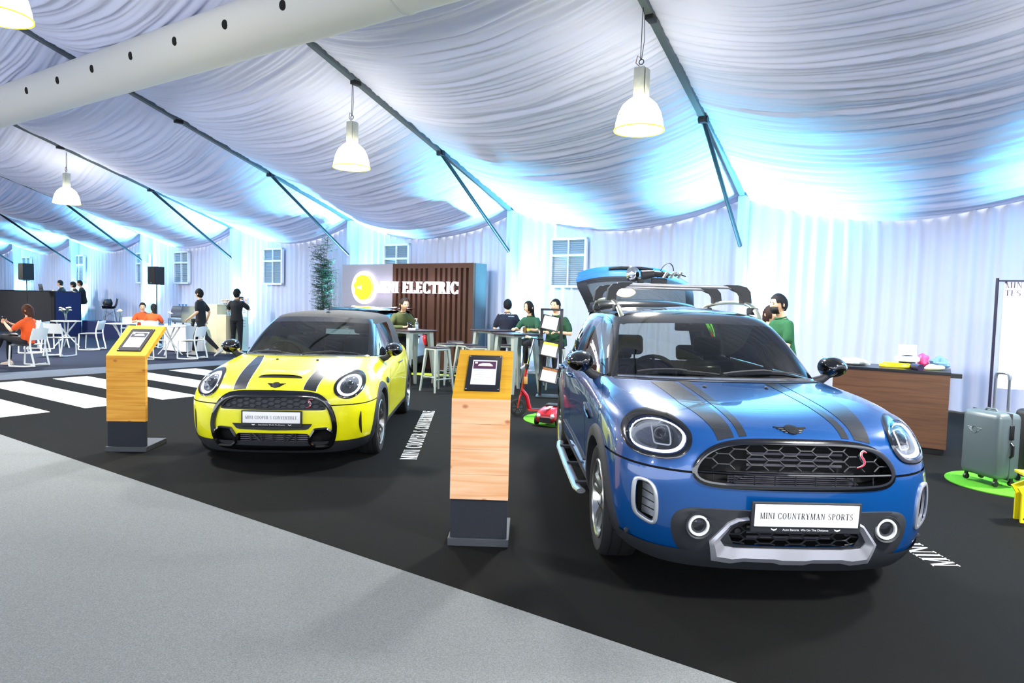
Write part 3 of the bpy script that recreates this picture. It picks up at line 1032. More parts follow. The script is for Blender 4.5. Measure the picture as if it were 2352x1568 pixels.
def door_mirror(root, sg, p, s=1.0):
    """round-backed mirror on a short stalk; p where the stalk meets the door"""
    p = V(p)
    c = p + V((sg*.155*s, -.02, .135*s))
    cap = MB()
    rows = []
    n = 20
    for i in range(9):
        t = i/8
        y = -.085+.15*t
        k = math.sin(min(1, t*1.25+.12)*PI/2)**.6
        rows.append([(c.x+.118*s*k*math.cos(2*PI*j/n)*(1+.08*math.cos(2*PI*j/n)*sg), c.y+y, c.z+.092*s*k*math.sin(2*PI*j/n)) for j in range(n)])
    cap.grid(rows, True)
    o = len(cap.v)
    cap.f.append(tuple(range(n-1, -1, -1))); cap.mi.append(0)
    body = cap.build('door_mirror', m_gloss, root, 60)
    MB().lathe([(0, 0), (.98, 0), (.98, .006), (0, .006)], 24, axis='y', mx=Matrix.Translation((c.x, c.y+.062, c.z)) @ Matrix.Diagonal((.110*s, 1, .084*s, 1))).build('mirror_glass', m_chrome, body)
    st = MB().tube([p-V((sg*.03, 0, .01)), p+V((sg*.05, -.005, .02)), p+V((sg*.09, -.015, .055)), c+V((-sg*.02, 0, -.06*s))], [.045*s, .04*s, .036*s, .034*s], 12)
    st.build('mirror_stalk', m_plastic, body)
    return body

def number_plate(root, y, z, w, h, txt, sub, tilt=0.0, tsz=.035, m_txt=None):
    pl = empty('number_plate', (0, y, z))
    pl.parent = root
    pl.rotation_euler = (tilt, 0, 0)
    MB().box((0, 0, -.008), (w+.03, .016, h+.045), .006).build('plate_frame', m_plastic, pl)
    MB().box((0, -.010, 0.004), (w, .006, h), .002).build('plate_panel', m_plate, pl)
    tb, tw = serif_text(txt, tsz, .001, .14)
    k = (w*.9)/tw
    tb.v = [(p[0]*k, p[1]-.0132, p[2]-tsz*.5+.004) for p in tb.v]
    tb.build('plate_lettering', m_txt or m_ink, pl, 0)
    if sub:
        sans_text('dealer_lettering', sub, .016, m_print, pl, Matrix.Translation((0, -.0085, -h/2-.0125)) @ XZ)
        wg = MB()
        for sx in (-1, 1):
            for k_ in (-1, 1):
                wg.prism([(sx*.16, -h/2-.0105), (sx*.16+k_*.016, -h/2-.006), (sx*.16+k_*.012, -h/2-.0135), (sx*.16, -h/2-.018)], -.0092, -.0082, 'xz')
        wg.build('wing_logo', m_print, pl, 0)
    return pl

def hexgrille(mb, sk, clip, cx, z0, z1, x0, x1, w, h, r, off):
    """honeycomb bars inside an outline"""
    segs = set()
    nrow = int((z1-z0)/(h*.5))+2
    for j in range(-1, nrow):
        for i in range(int((x1-x0)/(w*1.5))+2):
            x = x0+i*w*1.5+(w*.75 if j % 2 else 0)
            z = z0+j*h*.5
            P = [(x-w*.5, z), (x-w*.25, z+h*.5), (x+w*.25, z+h*.5), (x+w*.5, z), (x+w*.25, z-h*.5), (x-w*.25, z-h*.5)]
            for a, b in zip(P, P[1:]+P[:1]):
                key = tuple(sorted(((round(a[0], 4), round(a[1], 4)), (round(b[0], 4), round(b[1], 4)))))
                segs.add(key)
    for a, b in sorted(segs):
        ia, ib = inpoly(a[0], a[1], clip), inpoly(b[0], b[1], clip)
        if not (ia or ib): continue
        if not ia: a = nearest(a[0], a[1], clip)
        if not ib: b = nearest(b[0], b[1], clip)
        mb.cyl(sk.front(a[0], a[1], off), sk.front(b[0], b[1], off), r, n=4, cap=False)
ZM = [(.2,.15),(.28,.21),(.44,.34),(.60,.46),(.74,.585),(.875,.70),(.95,.775),(1.0,.85),(1.06,.945),(1.10,.96),(1.455,1.315),(1.485,1.335),(1.52,1.375),(1.56,1.405)]
YM = [(-.835,-.80),(0,0),(.45,.42),(.6,.57),(1.0,1.02),(1.35,1.25),(2.2,2.03),(2.67,2.495),(3.48,3.07)]
def mini_map(L):
    return [(x*.948, pw(y, YM), pw(z, ZM)) for x, y, z in L]
MINI = [mini_map(l) for l in SUV]
MINI_G2, MINI_G3 = mini_map(SUV_G2), mini_map(SUV_G3)
for lv, co, p in [(4, 3, (.785, -.60, .59)), (4, 4, (.855, -.40, .60)), (5, 2, (.59, -.71, .705)), (5, 3, (.755, -.575, .705)), (5, 4, (.835, -.35, .71)),
                  (6, 2, (.56, -.60, .785)), (6, 3, (.72, -.46, .80)), (6, 4, (.80, -.24, .80)), (6, 5, (.83, .08, .79)), (7, 0, (0, -.42, .86)), (7, 1, (.31, -.38, .865)),
                  (7, 2, (.52, -.28, .87)), (7, 3, (.655, -.13, .88)), (7, 4, (.745, .06, .88)), (7, 5, (.785, .30, .87)),
                  (8, 0, (0, .17, .955)), (8, 1, (.33, .22, .952)), (8, 2, (.53, .30, .948)), (8, 3, (.64, .38, .945)), (8, 4, (.69, .46, .942)), (8, 5, (.72, .58, .94))]:
    MINI[lv][co] = p
# ================================================================ the blue crossover with the raised tailgate
p_blue = mat('blue_metallic_paint', '00498c', 0.26, metal=0.25, coat=1.0)
p_yel = mat('yellow_paint', 'efec10', 0.30, coat=1.0)
p_stripe = mat('black_stripe_film', '23262b', 0.25, coat=0.6)

def headlight(root, sk, P, led_out, led_in, deep, proj_c, inner=None, n=48, cover=True):
    """black bezel, bowl, light ring, projector and clear cover; outlines on the +x side"""
    for sg in (1, -1):
        fl = (lambda Q: Q) if sg > 0 else flip
        hl = empty('headlight', (0, 0, 0)); hl.parent = root
        Pn, Lo, Li = resamp(P, n), resamp(led_out, n), resamp(led_in, n)
        Pn, Lo, Li = fl(Pn), fl(Lo), fl(Li)
        sk.fband(MB(), Pn, Lo, .012, -.012).build('bezel', m_gloss, hl, 60)
        b = MB()
        cx, cz = sum(p[0] for p in Lo)/n, sum(p[1] for p in Lo)/n
        rows = []
        for t, d in ((1.02, -.004), (.97, .03), (.80, deep*.8), (.45, deep), (.02, deep)):
            rows.append([sk.front(cx+(p[0]-cx)*t, cz+(p[1]-cz)*t)+V((0, d, 0)) for p in Lo])
        b.grid(rows, True).build('lamp_bowl', m_reflector, hl, 60)
        r = MB()
        def row(O, o): return [sk.front(p[0], p[1])+V((0, o, 0)) for p in O]
        mid = [((p[0]+q[0])/2, (p[1]+q[1])/2) for p, q in zip(Lo, Li)]
        r.grid([row(Lo, .012), row(mid, .0), row(Li, .012), row(Li, .03)], True).build('light_ring', m_led_ring, hl, 60)
        c = sk.front(proj_c[0]*sg, proj_c[1])+V((0, deep*.55, 0))
        pj = MB().lathe([(0, -.03), (.022, -.024), (.036, -.006), (.040, .01), (.040, .05)], 24, axis='y', mx=Matrix.Translation(c)).build('projector', m_lens, hl)
        if inner:
            q = fl(inner)
            k = MB().tube([sk.front(x, z)+V((0, deep*.35, 0)) for x, z in q], .0045, 6, True).build('inner_light_frame', mat('inner_frame_silver', 'd5d8dc', .2, metal=.6, emit='e8ecf4', estr=.1), pj)
        else:
            f = MB()
            for t in range(6): f.box((c.x+.07*math.cos(t*PI/3), c.y+.02, c.z+.07*math.sin(t*PI/3)), (.02, .03, .02), .004)
            f.build('reflector_facet', m_chrome, pj)
        if cover:
            cv = sk.fpatch(MB(), inset(Lo, -.004), .007, 4).build('lens_cover', m_cover, hl, 180)

def s_badge(root, sk, x, z, s=1.0, off=.02):
    pts = [(.030, .040), (.012, .050), (-.008, .040), (-.010, .022), (.008, .004), (.012, -.018), (-.002, -.032), (-.036, -.040)]
    P = open_spline([(x+a*s, z+b*s) for a, b in pts], 5)
    mb = MB()
    q = [sk.front(p.x, p.y, off) for p in P]
    mb.tube(q, [.0035*s+.0065*s*math.sin(PI*i/(len(q)-1)) for i in range(len(q))], 6)
    o = mb.build('s_badge', m_red, root)
    MB().tube([p+V((0, .003, 0)) for p in q], [.006*s+.0075*s*math.sin(PI*i/(len(q)-1)) for i in range(len(q))], 6).build('badge_edge', m_chrome, o)

def glass_panel(root, name, S, u0, u1, v0, v1, nu, nv, m_, off=-.004, both=True, sg=1):
    mb = MB().grid(S.rows(u0*sg, u1*sg, v0, v1, nu, nv, 0.0))
    return mb.build(name, m_, root, 180)

def wiper(root, sk, p0, p1, h, n=10):
    a, b = V(p0), V(p1)
    mb = MB()
    pts = [sk.top(*(a+(b-a)*i/n)[:2], .016) for i in range(n+1)]
    mb.tube(pts, .005, 6)
    pts2 = [sk.top(*(a+(b-a)*i/n)[:2], .030 if i < 6 else .022) for i in range(7)]
    mb.tube(pts2, .007, 6)
    return mb.build('wiper', m_plastic, root)

def build_blue():
    root = empty('crossover_car', (1.452, 4.17, 0), math.radians(1.0),
                 'blue crossover car with black bonnet stripes, roof bars and raised tailgate', 'car')
    wide = lambda L: [(x*1.04, y, z) for x, y, z in L]
    body, gh = Surf(SUV[:8]+[wide(SUV[8])]), greenhouse(wide(SUV[8]), wide(SUV_G2), wide(SUV_G3))
    sk = Skin([(body, 8)])
    ga = Skin([(body, 8), (gh, 5)])
    gr = closed_spline([(0, .878), (.20, .878), (.34, .868), (.44, .832), (.505, .765), (.522, .70), (.48, .662), (.38, .652), (.2, .651), (0, .651),
                        (-.2, .651), (-.38, .652), (-.48, .662), (-.522, .70), (-.505, .765), (-.44, .832), (-.34, .868), (-.20, .878)], 4)
    gr = resamp(gr, 96)
    lowg = resamp(closed_spline([(-.33, .345), (-.36, .37), (-.30, .46), (-.24, .475), (0, .475), (.24, .475), (.30, .46), (.36, .37), (.33, .345), (0, .345)], 4), 72)
    hlo = closed_spline([(.845, .84), (.815, .925), (.73, .982), (.60, .982), (.525, .935), (.500, .875), (.535, .80), (.60, .758), (.71, .75), (.81, .765)], 6)
    hlo = inset(hlo, .004)
    lo = inset(hlo, .024)
    li = inset(hlo, .040)
    intk = closed_spline([(.79, .645), (.76, .65), (.715, .645), (.688, .60), (.680, .52), (.680, .43), (.695, .405), (.76, .435), (.79, .46), (.795, .55)], 4)
    fog = [(.485, .445)]
    arches = [(0, .345, .385), (2.67, .345, .385)]
    holes = [gr, lowg, inset(hlo, .03), flip(inset(hlo, .03)), inset(intk, .012), flip(inset(intk, .012)), ell(.485, .44, .062, .062, 24), ell(-.485, .44, .062, .062, 24)]
    hood, bump = car_shell(root, body, gh, dict(paint=p_blue, arches=arches, holes=holes, wb=2.67, vb=3.78, doors=(7.45, 8.75), tail_open=True))
    # ---- grille
    g = empty('grille', (0, 0, 0)); g.parent = root
    sk.fband(MB(), inset(gr, -.012), inset(gr, .014), .010, -.012, .05).build('grille_surround', m_gloss, g, 60)
    mb = MB()
    rows = [[sk.front(p[0], p[1])+V((0, d, 0)) for p in inset(gr, -.01)] for d in (0.0, .12)]
    mb.grid(rows, True)
    sk.fpatch(mb, gr, 0, 3, .115).build('grille_cavity', m_dark, g)
    mb = MB()
    up = [p for p in gr if p[1] > .724]
    hexgrille(mb, sk, up, 0, .735, .88, -.54, .54, .112, .052, .0042, -.012)
    mb.build('honeycomb_mesh', m_plastic, g)
    bar = MB().tube([sk.front(x, .717, -.004) for x in [-.50+i*.05 for i in range(21)]], .011, 8, flat=(1, .8))
    bar.build('cross_bar', m_gloss, g)
    mb = MB()
    for x in [-.42+.105*i for i in range(9)]: mb.cyl(sk.front(x, .655, -.03), sk.front(x, .712, -.03), .004, n=6)
    mb.cyl(sk.front(-.34, .66, -.035), sk.front(-.26, .71, -.035), .006, n=6); mb.cyl(sk.front(.34, .66, -.035), sk.front(.26, .71, -.035), .006, n=6)
    mb.build('lower_bars', m_plastic, g)
    mb = MB()
    for i in range(5): mb.box((0, -.73, .663+i*.011), (.66, .01, .005))
    for i in range(3): mb.box((.02, -.72, .745+i*.03), (.5, .01, .012))
    mb.build('radiator', m_rad, g, 0)
    s_badge(g, sk, .335, .795, .9, .004)
    # ---- headlamps, fog lamps, intakes
    headlight(root, sk, hlo, lo, li, .10, (.645, .865), inner=closed_spline([(.615, .915), (.685, .915), (.69, .91), (.69, .83), (.685, .825), (.62, .825), (.61, .83), (.61, .91)], 4))
    for sg in (1, -1):
        fl = (lambda Q: Q) if sg > 0 else flip
        it = empty('air_curtain', (0, 0, 0)); it.parent = root
        P = fl(resamp(intk, 48))
        sk.fband(MB(), inset(P, -.004), inset(P, .014), .012, -.004, .02).build('intake_frame', m_silver, it, 60)
        mb = MB()
        Q = inset(P, .012)
        rows = [[sk.front(p[0], p[1])+V((0, d, 0)) for p in Q] for d in (0, .09)]
        mb.grid(rows, True)
        sk.fpatch(mb, Q, 0, 2, .085).build('intake_cavity', m_dark, it)
        mb = MB()
        x0 = .715
        r1 = [sk.front(sg*x, z)+V((0, d, 0)) for x, z, d in ((.692, .60, .012), (.690, .44, .012))]
        r2 = [sk.front(sg*x, z)+V((0, d, 0)) for x, z, d in ((.738, .615, .075), (.738, .44, .075))]
        for k in range(4):
            za, zb = .60-.044*k, .60-.044*k-.034
            a, b = r1[0].lerp(r1[1], k/4), r1[0].lerp(r1[1], (k+.86)/4)
            c, d = r2[0].lerp(r2[1], (k+.86)/4), r2[0].lerp(r2[1], k/4)
            mb.add([a, b, c, d, a+V((0, .01, 0)), b+V((0, .01, 0)), c+V((0, .01, 0)), d+V((0, .01, 0))], [(0, 1, 2, 3), (7, 6, 5, 4), (0, 4, 5, 1), (1, 5, 6, 2), (2, 6, 7, 3), (3, 7, 4, 0)])
        mb.build('intake_vane', m_silver, it, 0)
    # black lower front
    def low_zone(n=60):
        return closed_spline([(.0, .535), (.30, .535), (.50, .537), (.58, .525), (.625, .48), (.625, .40), (.60, .33), (.57, .285), (.50, .255), (.3, .24), (0, .235),
                              (-.3, .24), (-.50, .255), (-.57, .285), (-.60, .33), (-.625, .40), (-.625, .48), (-.58, .525), (-.50, .537), (-.30, .535)], 5)
    z1 = resamp(low_zone(), 120)
    mb = MB()
    rows = []
    for t in [1, .97, .9, .8, .7, .6, .5, .4, .3, .2, .1, .02]:
        rows.append([sk.front(p[0]*t, .39+(p[1]-.39)*t, .008 if t < .99 else -.004) for p in z1])
    mb2 = MB()
    nr, ncol = len(rows), 120
    hl2 = [lowg, ell(.485, .44, .064, .064, 24), ell(-.485, .44, .064, .064, 24)]
    cut_rows(mb2, [r+[r[0]] for r in rows], (), hl2)
    mb2.build('bumper_insert', m_plastic, root, 60)
    # lip along the bottom of the bumper
    mb = MB()
    def sec(u, v): return body.at(u, v)+body.nrm(u, v)*.01
    mb.grid([[sec(-4.9+9.8*i/80, v) for i in range(81)] for v in (0.02, .25, .5, .75 , .98, 1.05)])
    mb.build('bumper_lip', m_plastic, root, 60)
    for sg in (1, -1):
        fl_ = empty('fog_lamp', (0, 0, 0)); fl_.parent = root
        c = sk.front(.485*sg, .44)
        mx = Matrix.Translation(c+V((0, -.006, 0)))
        MB().lathe([(.072, .0), (.068, -.014), (.058, -.006), (.052, .03), (.048, .05)], 28, axis='y', mx=mx).build('fog_housing', m_plastic, fl_)
        MB().lathe([(.056, .004), (.053, -.012), (.042, -.012), (.040, .006)], 28, axis='y', mx=mx).build('light_ring', mat('fog_ring', 'd8dade', .25, metal=.4, emit='e8ecf4', estr=.12), fl_)
        b = MB().lathe([(.0, .055), (.03, .05), (.045, .03), (.05, .012)], 28, axis='y', mx=mx); b.build('fog_bowl', m_reflector, fl_)
        MB().ball((c.x, c.y+.035, c.z), (.022, .02, .022), 12).build('fog_bulb', m_chrome, fl_)
        MB().lathe([(0, -.002), (.03, .0), (.05, .008)], 24, axis='y', mx=mx).build('lens_cover', m_cover, fl_, 180)
        # parking sensor in the cladding
        MB().lathe([(0, -.006), (.012, -.004), (.014, .01)], 12, axis='y', mx=Matrix.Translation(sk.front(sg*.80, .33, .01))).build('parking_sensor', m_plastic, root)
        MB().lathe([(0, -.006), (.016, -.004), (.018, .01)], 12, axis='y', mx=Matrix.Translation(sk.front(sg*.285, .41, -.02))).build('sensor_pod', m_plastic, root)
    # ---- lower mesh and skid plate
    lg = empty('lower_grille', (0, 0, 0)); lg.parent = root
    mb = MB()
    mb.grid([[sk.front(p[0], p[1])+V((0, d, 0)) for p in inset(lowg, -.01)] for d in (0.0, .10)], True)
    sk.fpatch(mb, lowg, 0, 3, .095).build('lower_cavity', m_dark, lg)
    mb = MB()
    hexgrille(mb, sk, lowg, 0, .352, .475, -.38, .38, .105, .046, .0045, -.008)
    mb.build('honeycomb_mesh', m_plastic, lg)
    mb = MB()
    for i in range(4): mb.box((0, -.735, .37+i*.026), (.44, .012, .012))
    mb.build('radiator', m_rad, lg, 0)
    sp_o = [(.245, .502), (.30, .492), (.345, .468), (.428, .365), (.405, .262), (.31, .252), (.25, .266), (.10, .266), (.06, .255)]
    sp_i = [(.245, .482), (.288, .474), (.322, .452), (.375, .372), (.35, .338), (.30, .334), (.25, .334), (.10, .334), (.06, .334)]
    so = sp_o + [(-x, z) for x, z in reversed(sp_o)]
    si = sp_i + [(-x, z) for x, z in reversed(sp_i)]
    mb = MB()
    def dens(P, k=4):
        o = []
        for a, b in zip(P, P[1:]):
            o += [(a[0]+(b[0]-a[0])*t/k, a[1]+(b[1]-a[1])*t/k) for t in range(k)]
        return o+[P[-1]]
    so, si = dens(so), dens(si)
    rw = lambda O, o: [sk.front(p[0], p[1], o) for p in O]
    md = [((p[0]*.6+q[0]*.4), (p[1]*.6+q[1]*.4)) for p, q in zip(so, si)]
    mb.grid([rw(so, -.004), rw(so, .024), rw(md, .034), rw(si, .014), rw(si, -.01)])
    mb.build('skid_plate', mat('skid_silver', 'b9bac2', 0.38, metal=0.55), root, 40)
    # ---- number plate, badges, stripes
    number_plate(root, -.862, .522, .525, .115, 'MINI COUNTRYMAN SPORTS', 'Auto Bavaria  We Go The Distance', math.radians(4), .031).location.x = .03
    mb = MB(); make_wings(mb, (0.0, -.712), 1.0, sk, .005); mb.build('bonnet_badge', mat('badge_black', '15171b', 0.35), root, 0)
    for sg in (1, -1):
        for a in (((.245, .285), (.255, .305), (.252, .322)), ((.311, .395), (.338, .485), (.355, .512))):
            rows = []
            for i in range(41):
                t = i/40
                y = -.752+1.06*t
                def lerp3(c):
                    x0, x1, x2 = (q[c] for q in a)
                    return x0+(x1-x0)*t/.4 if t < .4 else x1+(x2-x1)*(t-.4)/.6
                xa, xb = lerp3(0), lerp3(1)
                rows.append([sk.top(sg*(xa+(xb-xa)*j/6), y, .0022) for j in range(7)])
            MB().grid(rows).build('bonnet_stripe', p_stripe, root, 180)
        MB().ball(sk.top(sg*.20, .13, .004), (.014, .02, .010), 10).build('washer_nozzle', m_plastic, root)
    # bonnet creases
    # ---- arches, wheels
    for sg in (1, -1):
        for cy in (0, 2.67):
            add_arch(root, sk, cy, .345, .385, .465, sg, m_plastic)
            build_wheel(root, sg*.785, cy, .345, .225, .240, 5, m_rimsilver, True)
        mb = MB().tube([(sg*.93, .50, .245), (sg*.945, .62, .235), (sg*.95, 1.3, .235), (sg*.945, 2.0, .235), (sg*.93, 2.14, .25)], .034, 10, flat=(1.0, .55))
        o = mb.build('side_step', m_silver, root)
        b = MB()
        for y in (.7, 1.3, 1.95): MB().box((sg*.88, y, .25), (.14, .05, .025)).build('step_bracket', m_plastic, o, 0)
        # door furniture
        for y in (1.72, 2.52):
            h = MB().tube([sk.side(y-.09, .93, sg, .004), sk.side(y-.07, .932, sg, .034), sk.side(y+.06, .935, sg, .034), sk.side(y+.09, .935, sg, .004)], .011, 8)
            h.build('door_handle', m_chrome, root)
        sc = MB().tube([sk.side(.30, .80, sg, .008), sk.side(.44, .83, sg, .012), sk.side(.60, .86, sg, .008)], [.014, .02, .008], 8, flat=(1, .6))
        sc.build('side_scuttle', m_gloss, root)
        MB().tube([sk.side(.62+.1*i, .44+.002*i, sg, .004) for i in range(16)], .012, 8, flat=(1, .5)).build('door_trim', m_plastic, root)
        door_mirror(root, sg, (sg*.80, .74, 1.03), .82)
    # ---- glasshouse
    glass_panel(root, 'windscreen', gh, -3.25, 3.25, .10, 1.86, 40, 14, m_wscreen)
    mb = MB()
    fr = [gh.at(-3.3+6.6*i/40, .06) for i in range(41)]
    MB().tube([p+V((0, -.012, .004)) for p in fr], .012, 6).build('windscreen_chrome_strip', m_chrome, root)
    cw = MB().grid([[body.at(-3.6+7.2*i/40, 7.93)+V((0, 0, .004)) for i in range(41)], [gh.at(-3.6+7.2*i/40, .04)+V((0, 0, .0)) for i in range(41)], [gh.at(-3.4+6.8*i/40, .13)+V((0, -.002, .002)) for i in range(41)]])
    cw.build('scuttle_panel', m_plastic, root)
    # black border printed on the glass
    def strip(u0, u1, v0, v1, nu, nv, m_, name, off=.003):
        return MB().grid(gh.rows(u0, u1, v0, v1, nu, nv, 0.0)).build(name, m_, root, 180)
    for sg in (1, -1):
        mb = MB(); mb.grid(gh.rows(3.25*sg, 4.35*sg, 0, 2.0, 8, 14)); mb.build('a_pillar', m_gloss, root, 180)
        glass_panel(root, 'front_side_window', gh, 4.35, 7.05, .08, 1.86, 16, 8, m_sideglass, sg=sg)
        MB().grid(gh.rows(7.05*sg, 7.35*sg, 0, 2, 3, 10)).build('b_pillar', m_gloss, root, 180)
        glass_panel(root, 'rear_side_window', gh, 7.35, 8.75, .08, 1.86, 10, 8, m_privacy, sg=sg)
        MB().grid(gh.rows(8.75*sg, 9.05*sg, 0, 2, 3, 10)).build('c_pillar', m_gloss, root, 180)
        glass_panel(root, 'quarter_window', gh, 9.05, 10.3, .08, 1.86, 8, 8, m_privacy, sg=sg)
        MB().grid(gh.rows(10.3*sg, 10.8*sg, 0, 2, 3, 10)).build('d_pillar', m_gloss, root, 180)
        MB().tube([gh.at(sg*(3.6+6.4*i/40), .02)+V((sg*.012, 0, .0)) for i in range(41)], .010, 6).build('waistline_chrome', m_chrome, root)
    rf = MB(); rf.grid(gh.rows(-12, 12, 1.84, 2.45, 150, 6)); rf.build('roof_edge', m_gloss, root, 180)
    rf = MB(); rf.grid(gh.rows(-12, 12, 2.45, 5, 150, 16)); rf.build('roof', p_blue if False else m_gloss, root, 180)
    # rear corner posts of the open boot are part of the shell; roof lining closes the cabin
    MB().grid(gh.rows(-12, 12, 2.2, 5, 80, 8, -.03)).build('roof_lining', mat('roof_lining', '9a9a96', 0.9), root, 180)
    wiper(root, ga, (.0, .395), (.60, .515), 0)
    wiper(root, ga, (-.56, .49), (-.02, .40), 0)
    make_interior(root, 2.67, .62, 1.06, .66, 2.05, zt=1.40)
    # ---- roof rails and bars
    for sg in (1, -1):
        pts = [(sg*.550, 1.15, 1.42), (sg*.560, 1.24, 1.49), (sg*.565, 1.33, 1.545), (sg*.570, 1.46, 1.585), (sg*.575, 1.66, 1.605), (sg*.575, 2.0, 1.612), (sg*.572, 2.5, 1.598), (sg*.56, 2.70, 1.56), (sg*.545, 2.78, 1.50)]
        q = open_spline(pts, 6)
        r = MB().tube(q, .022, 10, flat=(1, .8)).build('roof_rail', mat('rail_silver', 'b8bcae', 0.35, metal=0.7), root)
        MB().box((sg*.565, 1.40, 1.535), (.06, .14, .06), .015).build('rail_foot', m_plastic, r)
        MB().box((sg*.565, 2.62, 1.53), (.06, .14, .06), .015).build('rail_foot', m_plastic, r)
    for y in (1.62, 2.40):
        cb = MB().box((0, y, 1.735), (1.10, .075, .028), .012)
        c = cb.build('roof_bar', mat('bar_aluminium', 'c6c6cc', 0.3, metal=0.75), root)
        for sg in (1, -1):
            prof = [(.40, 1.755), (.50, 1.755), (.575, 1.74), (.61, 1.70), (.625, 1.60), (.545, 1.60), (.54, 1.66), (.52, 1.69), (.46, 1.715)]
            MB().prism([(sg*a, b) for a, b in prof], y-.045, y+.045, 'xz').build('bar_foot', m_plastic, c, 30)
    # cycle holder lying on the bars
    cy = empty('cycle_holder', (0, 0, 0)); cy.parent = root
    MB().lathe([(0, -.03), (.05, -.02), (.075, .0), (.08, .02), (.06, .04), (0, .045)], 20, axis='y', mx=Matrix.Translation((-.22, 2.50, 1.87)) @ Matrix.Rotation(.5, 4, 'Z')).build('round_lamp', m_chrome, cy)
    mb = MB()
    mb.cyl((-.14, 2.5, 1.86), (-.02, 2.5, 1.88), .05, .035, 14); mb.cyl((-.02, 2.5, 1.88), (.12, 2.48, 1.87), .032, n=10)
    mb.box((-.15, 2.5, 1.79), (.06, .05, .08), .01); mb.box((.03, 2.5, 1.80), (.16, .06, .07), .012)
    mb.build('clamp_arm', m_plastic, cy)
    mb = MB()
    for i in range(5): mb.cyl((.07+.035*i, 2.46, 1.84+.025*(i % 2)), (.10+.035*i, 2.44, 1.88+.02*((i+1) % 2)), .014, n=8)
    mb.build('fastener', m_rimsilver, cy)
    mb = MB().tube(open_spline([(.02, 2.5, 1.84), (.05, 2.5, 1.94), (.12, 2.5, 2.0), (.17, 2.5, 1.97), (.18, 2.5, 1.88)], 6), .012, 6, flat=(1, .35)); mb.tube([(.18, 2.5, 1.90), (.30, 2.5, 1.86)], .006, 6)
    mb.build('strap', m_dark, cy)
    # ---- raised tailgate
    tg = empty('tailgate', (0, 3.02, 1.50)); tg.parent = root
    tg.rotation_euler = (math.radians(31), 0, 0)
    def tw(t): return .56+.10*min(1, t/.5)-(.06*max(0, (t-.75)/.25))
    def tpt(s, t, d=0.0):
        x = s*tw(t)
        return V((x, t*1.02, .02+.05*math.sin(PI*min(1, t*1.1))-.10*abs(s)**3-.05*max(0, t-.7)-d))
    def tg_grid(s0, s1, t0, t1, d0=0.0):
        return [[tpt(s0+(s1-s0)*i/16, t0+(t1-t0)*j/8, d0) for i in range(17)] for j in range(9)]
    MB().grid(tg_grid(-1, 1, 0.66, 1.0)).build('tailgate_panel', p_blue, tg, 60)
    fr = MB(); fr.grid(tg_grid(-1, -.84, .08, .66)); fr.grid(tg_grid(.84, 1, .08, .66)); fr.grid(tg_grid(-.84, .84, .08, .13)); fr.grid(tg_grid(-.84, .84, .62, .66))
    fr.build('window_surround', m_gloss, tg, 60)
    MB().grid(tg_grid(-.84, .84, .13, .62)).build('tailgate_glass', glass_mat('tailgate_glass', '7a8684', .12, 1.0), tg, 180)
    rows = []
    for j in range(7):
        t = j/6
        rows.append([V((s_*(.60-.05*t), -.05+.22*t, .05+.025*math.sin(PI*t)-.05*abs(s_)**3)) for s_ in [-1+i/8 for i in range(17)]])
    rows += [[V((p.x*.98, p.y, p.z-.05)) for p in r] for r in reversed(rows)]
    MB().grid(rows).build('roof_spoiler', m_gloss, tg, 60)
    MB().grid(tg_grid(-.98, .98, .64, .98, .06)).build('tailgate_lining', m_trim, tg, 60)
    hd = MB().tube([tpt(-.42, .90, -.012), tpt(-.2, .915, -.02), tpt(.2, .915, -.02), tpt(.42, .90, -.012)], .020, 8)
    hd.build('tailgate_handle', m_gloss, tg)
    MB().ball(tpt(0, .93, -.02), (.035, .03, .015), 12).build('tailgate_badge', m_rimsilver, tg)
    return root

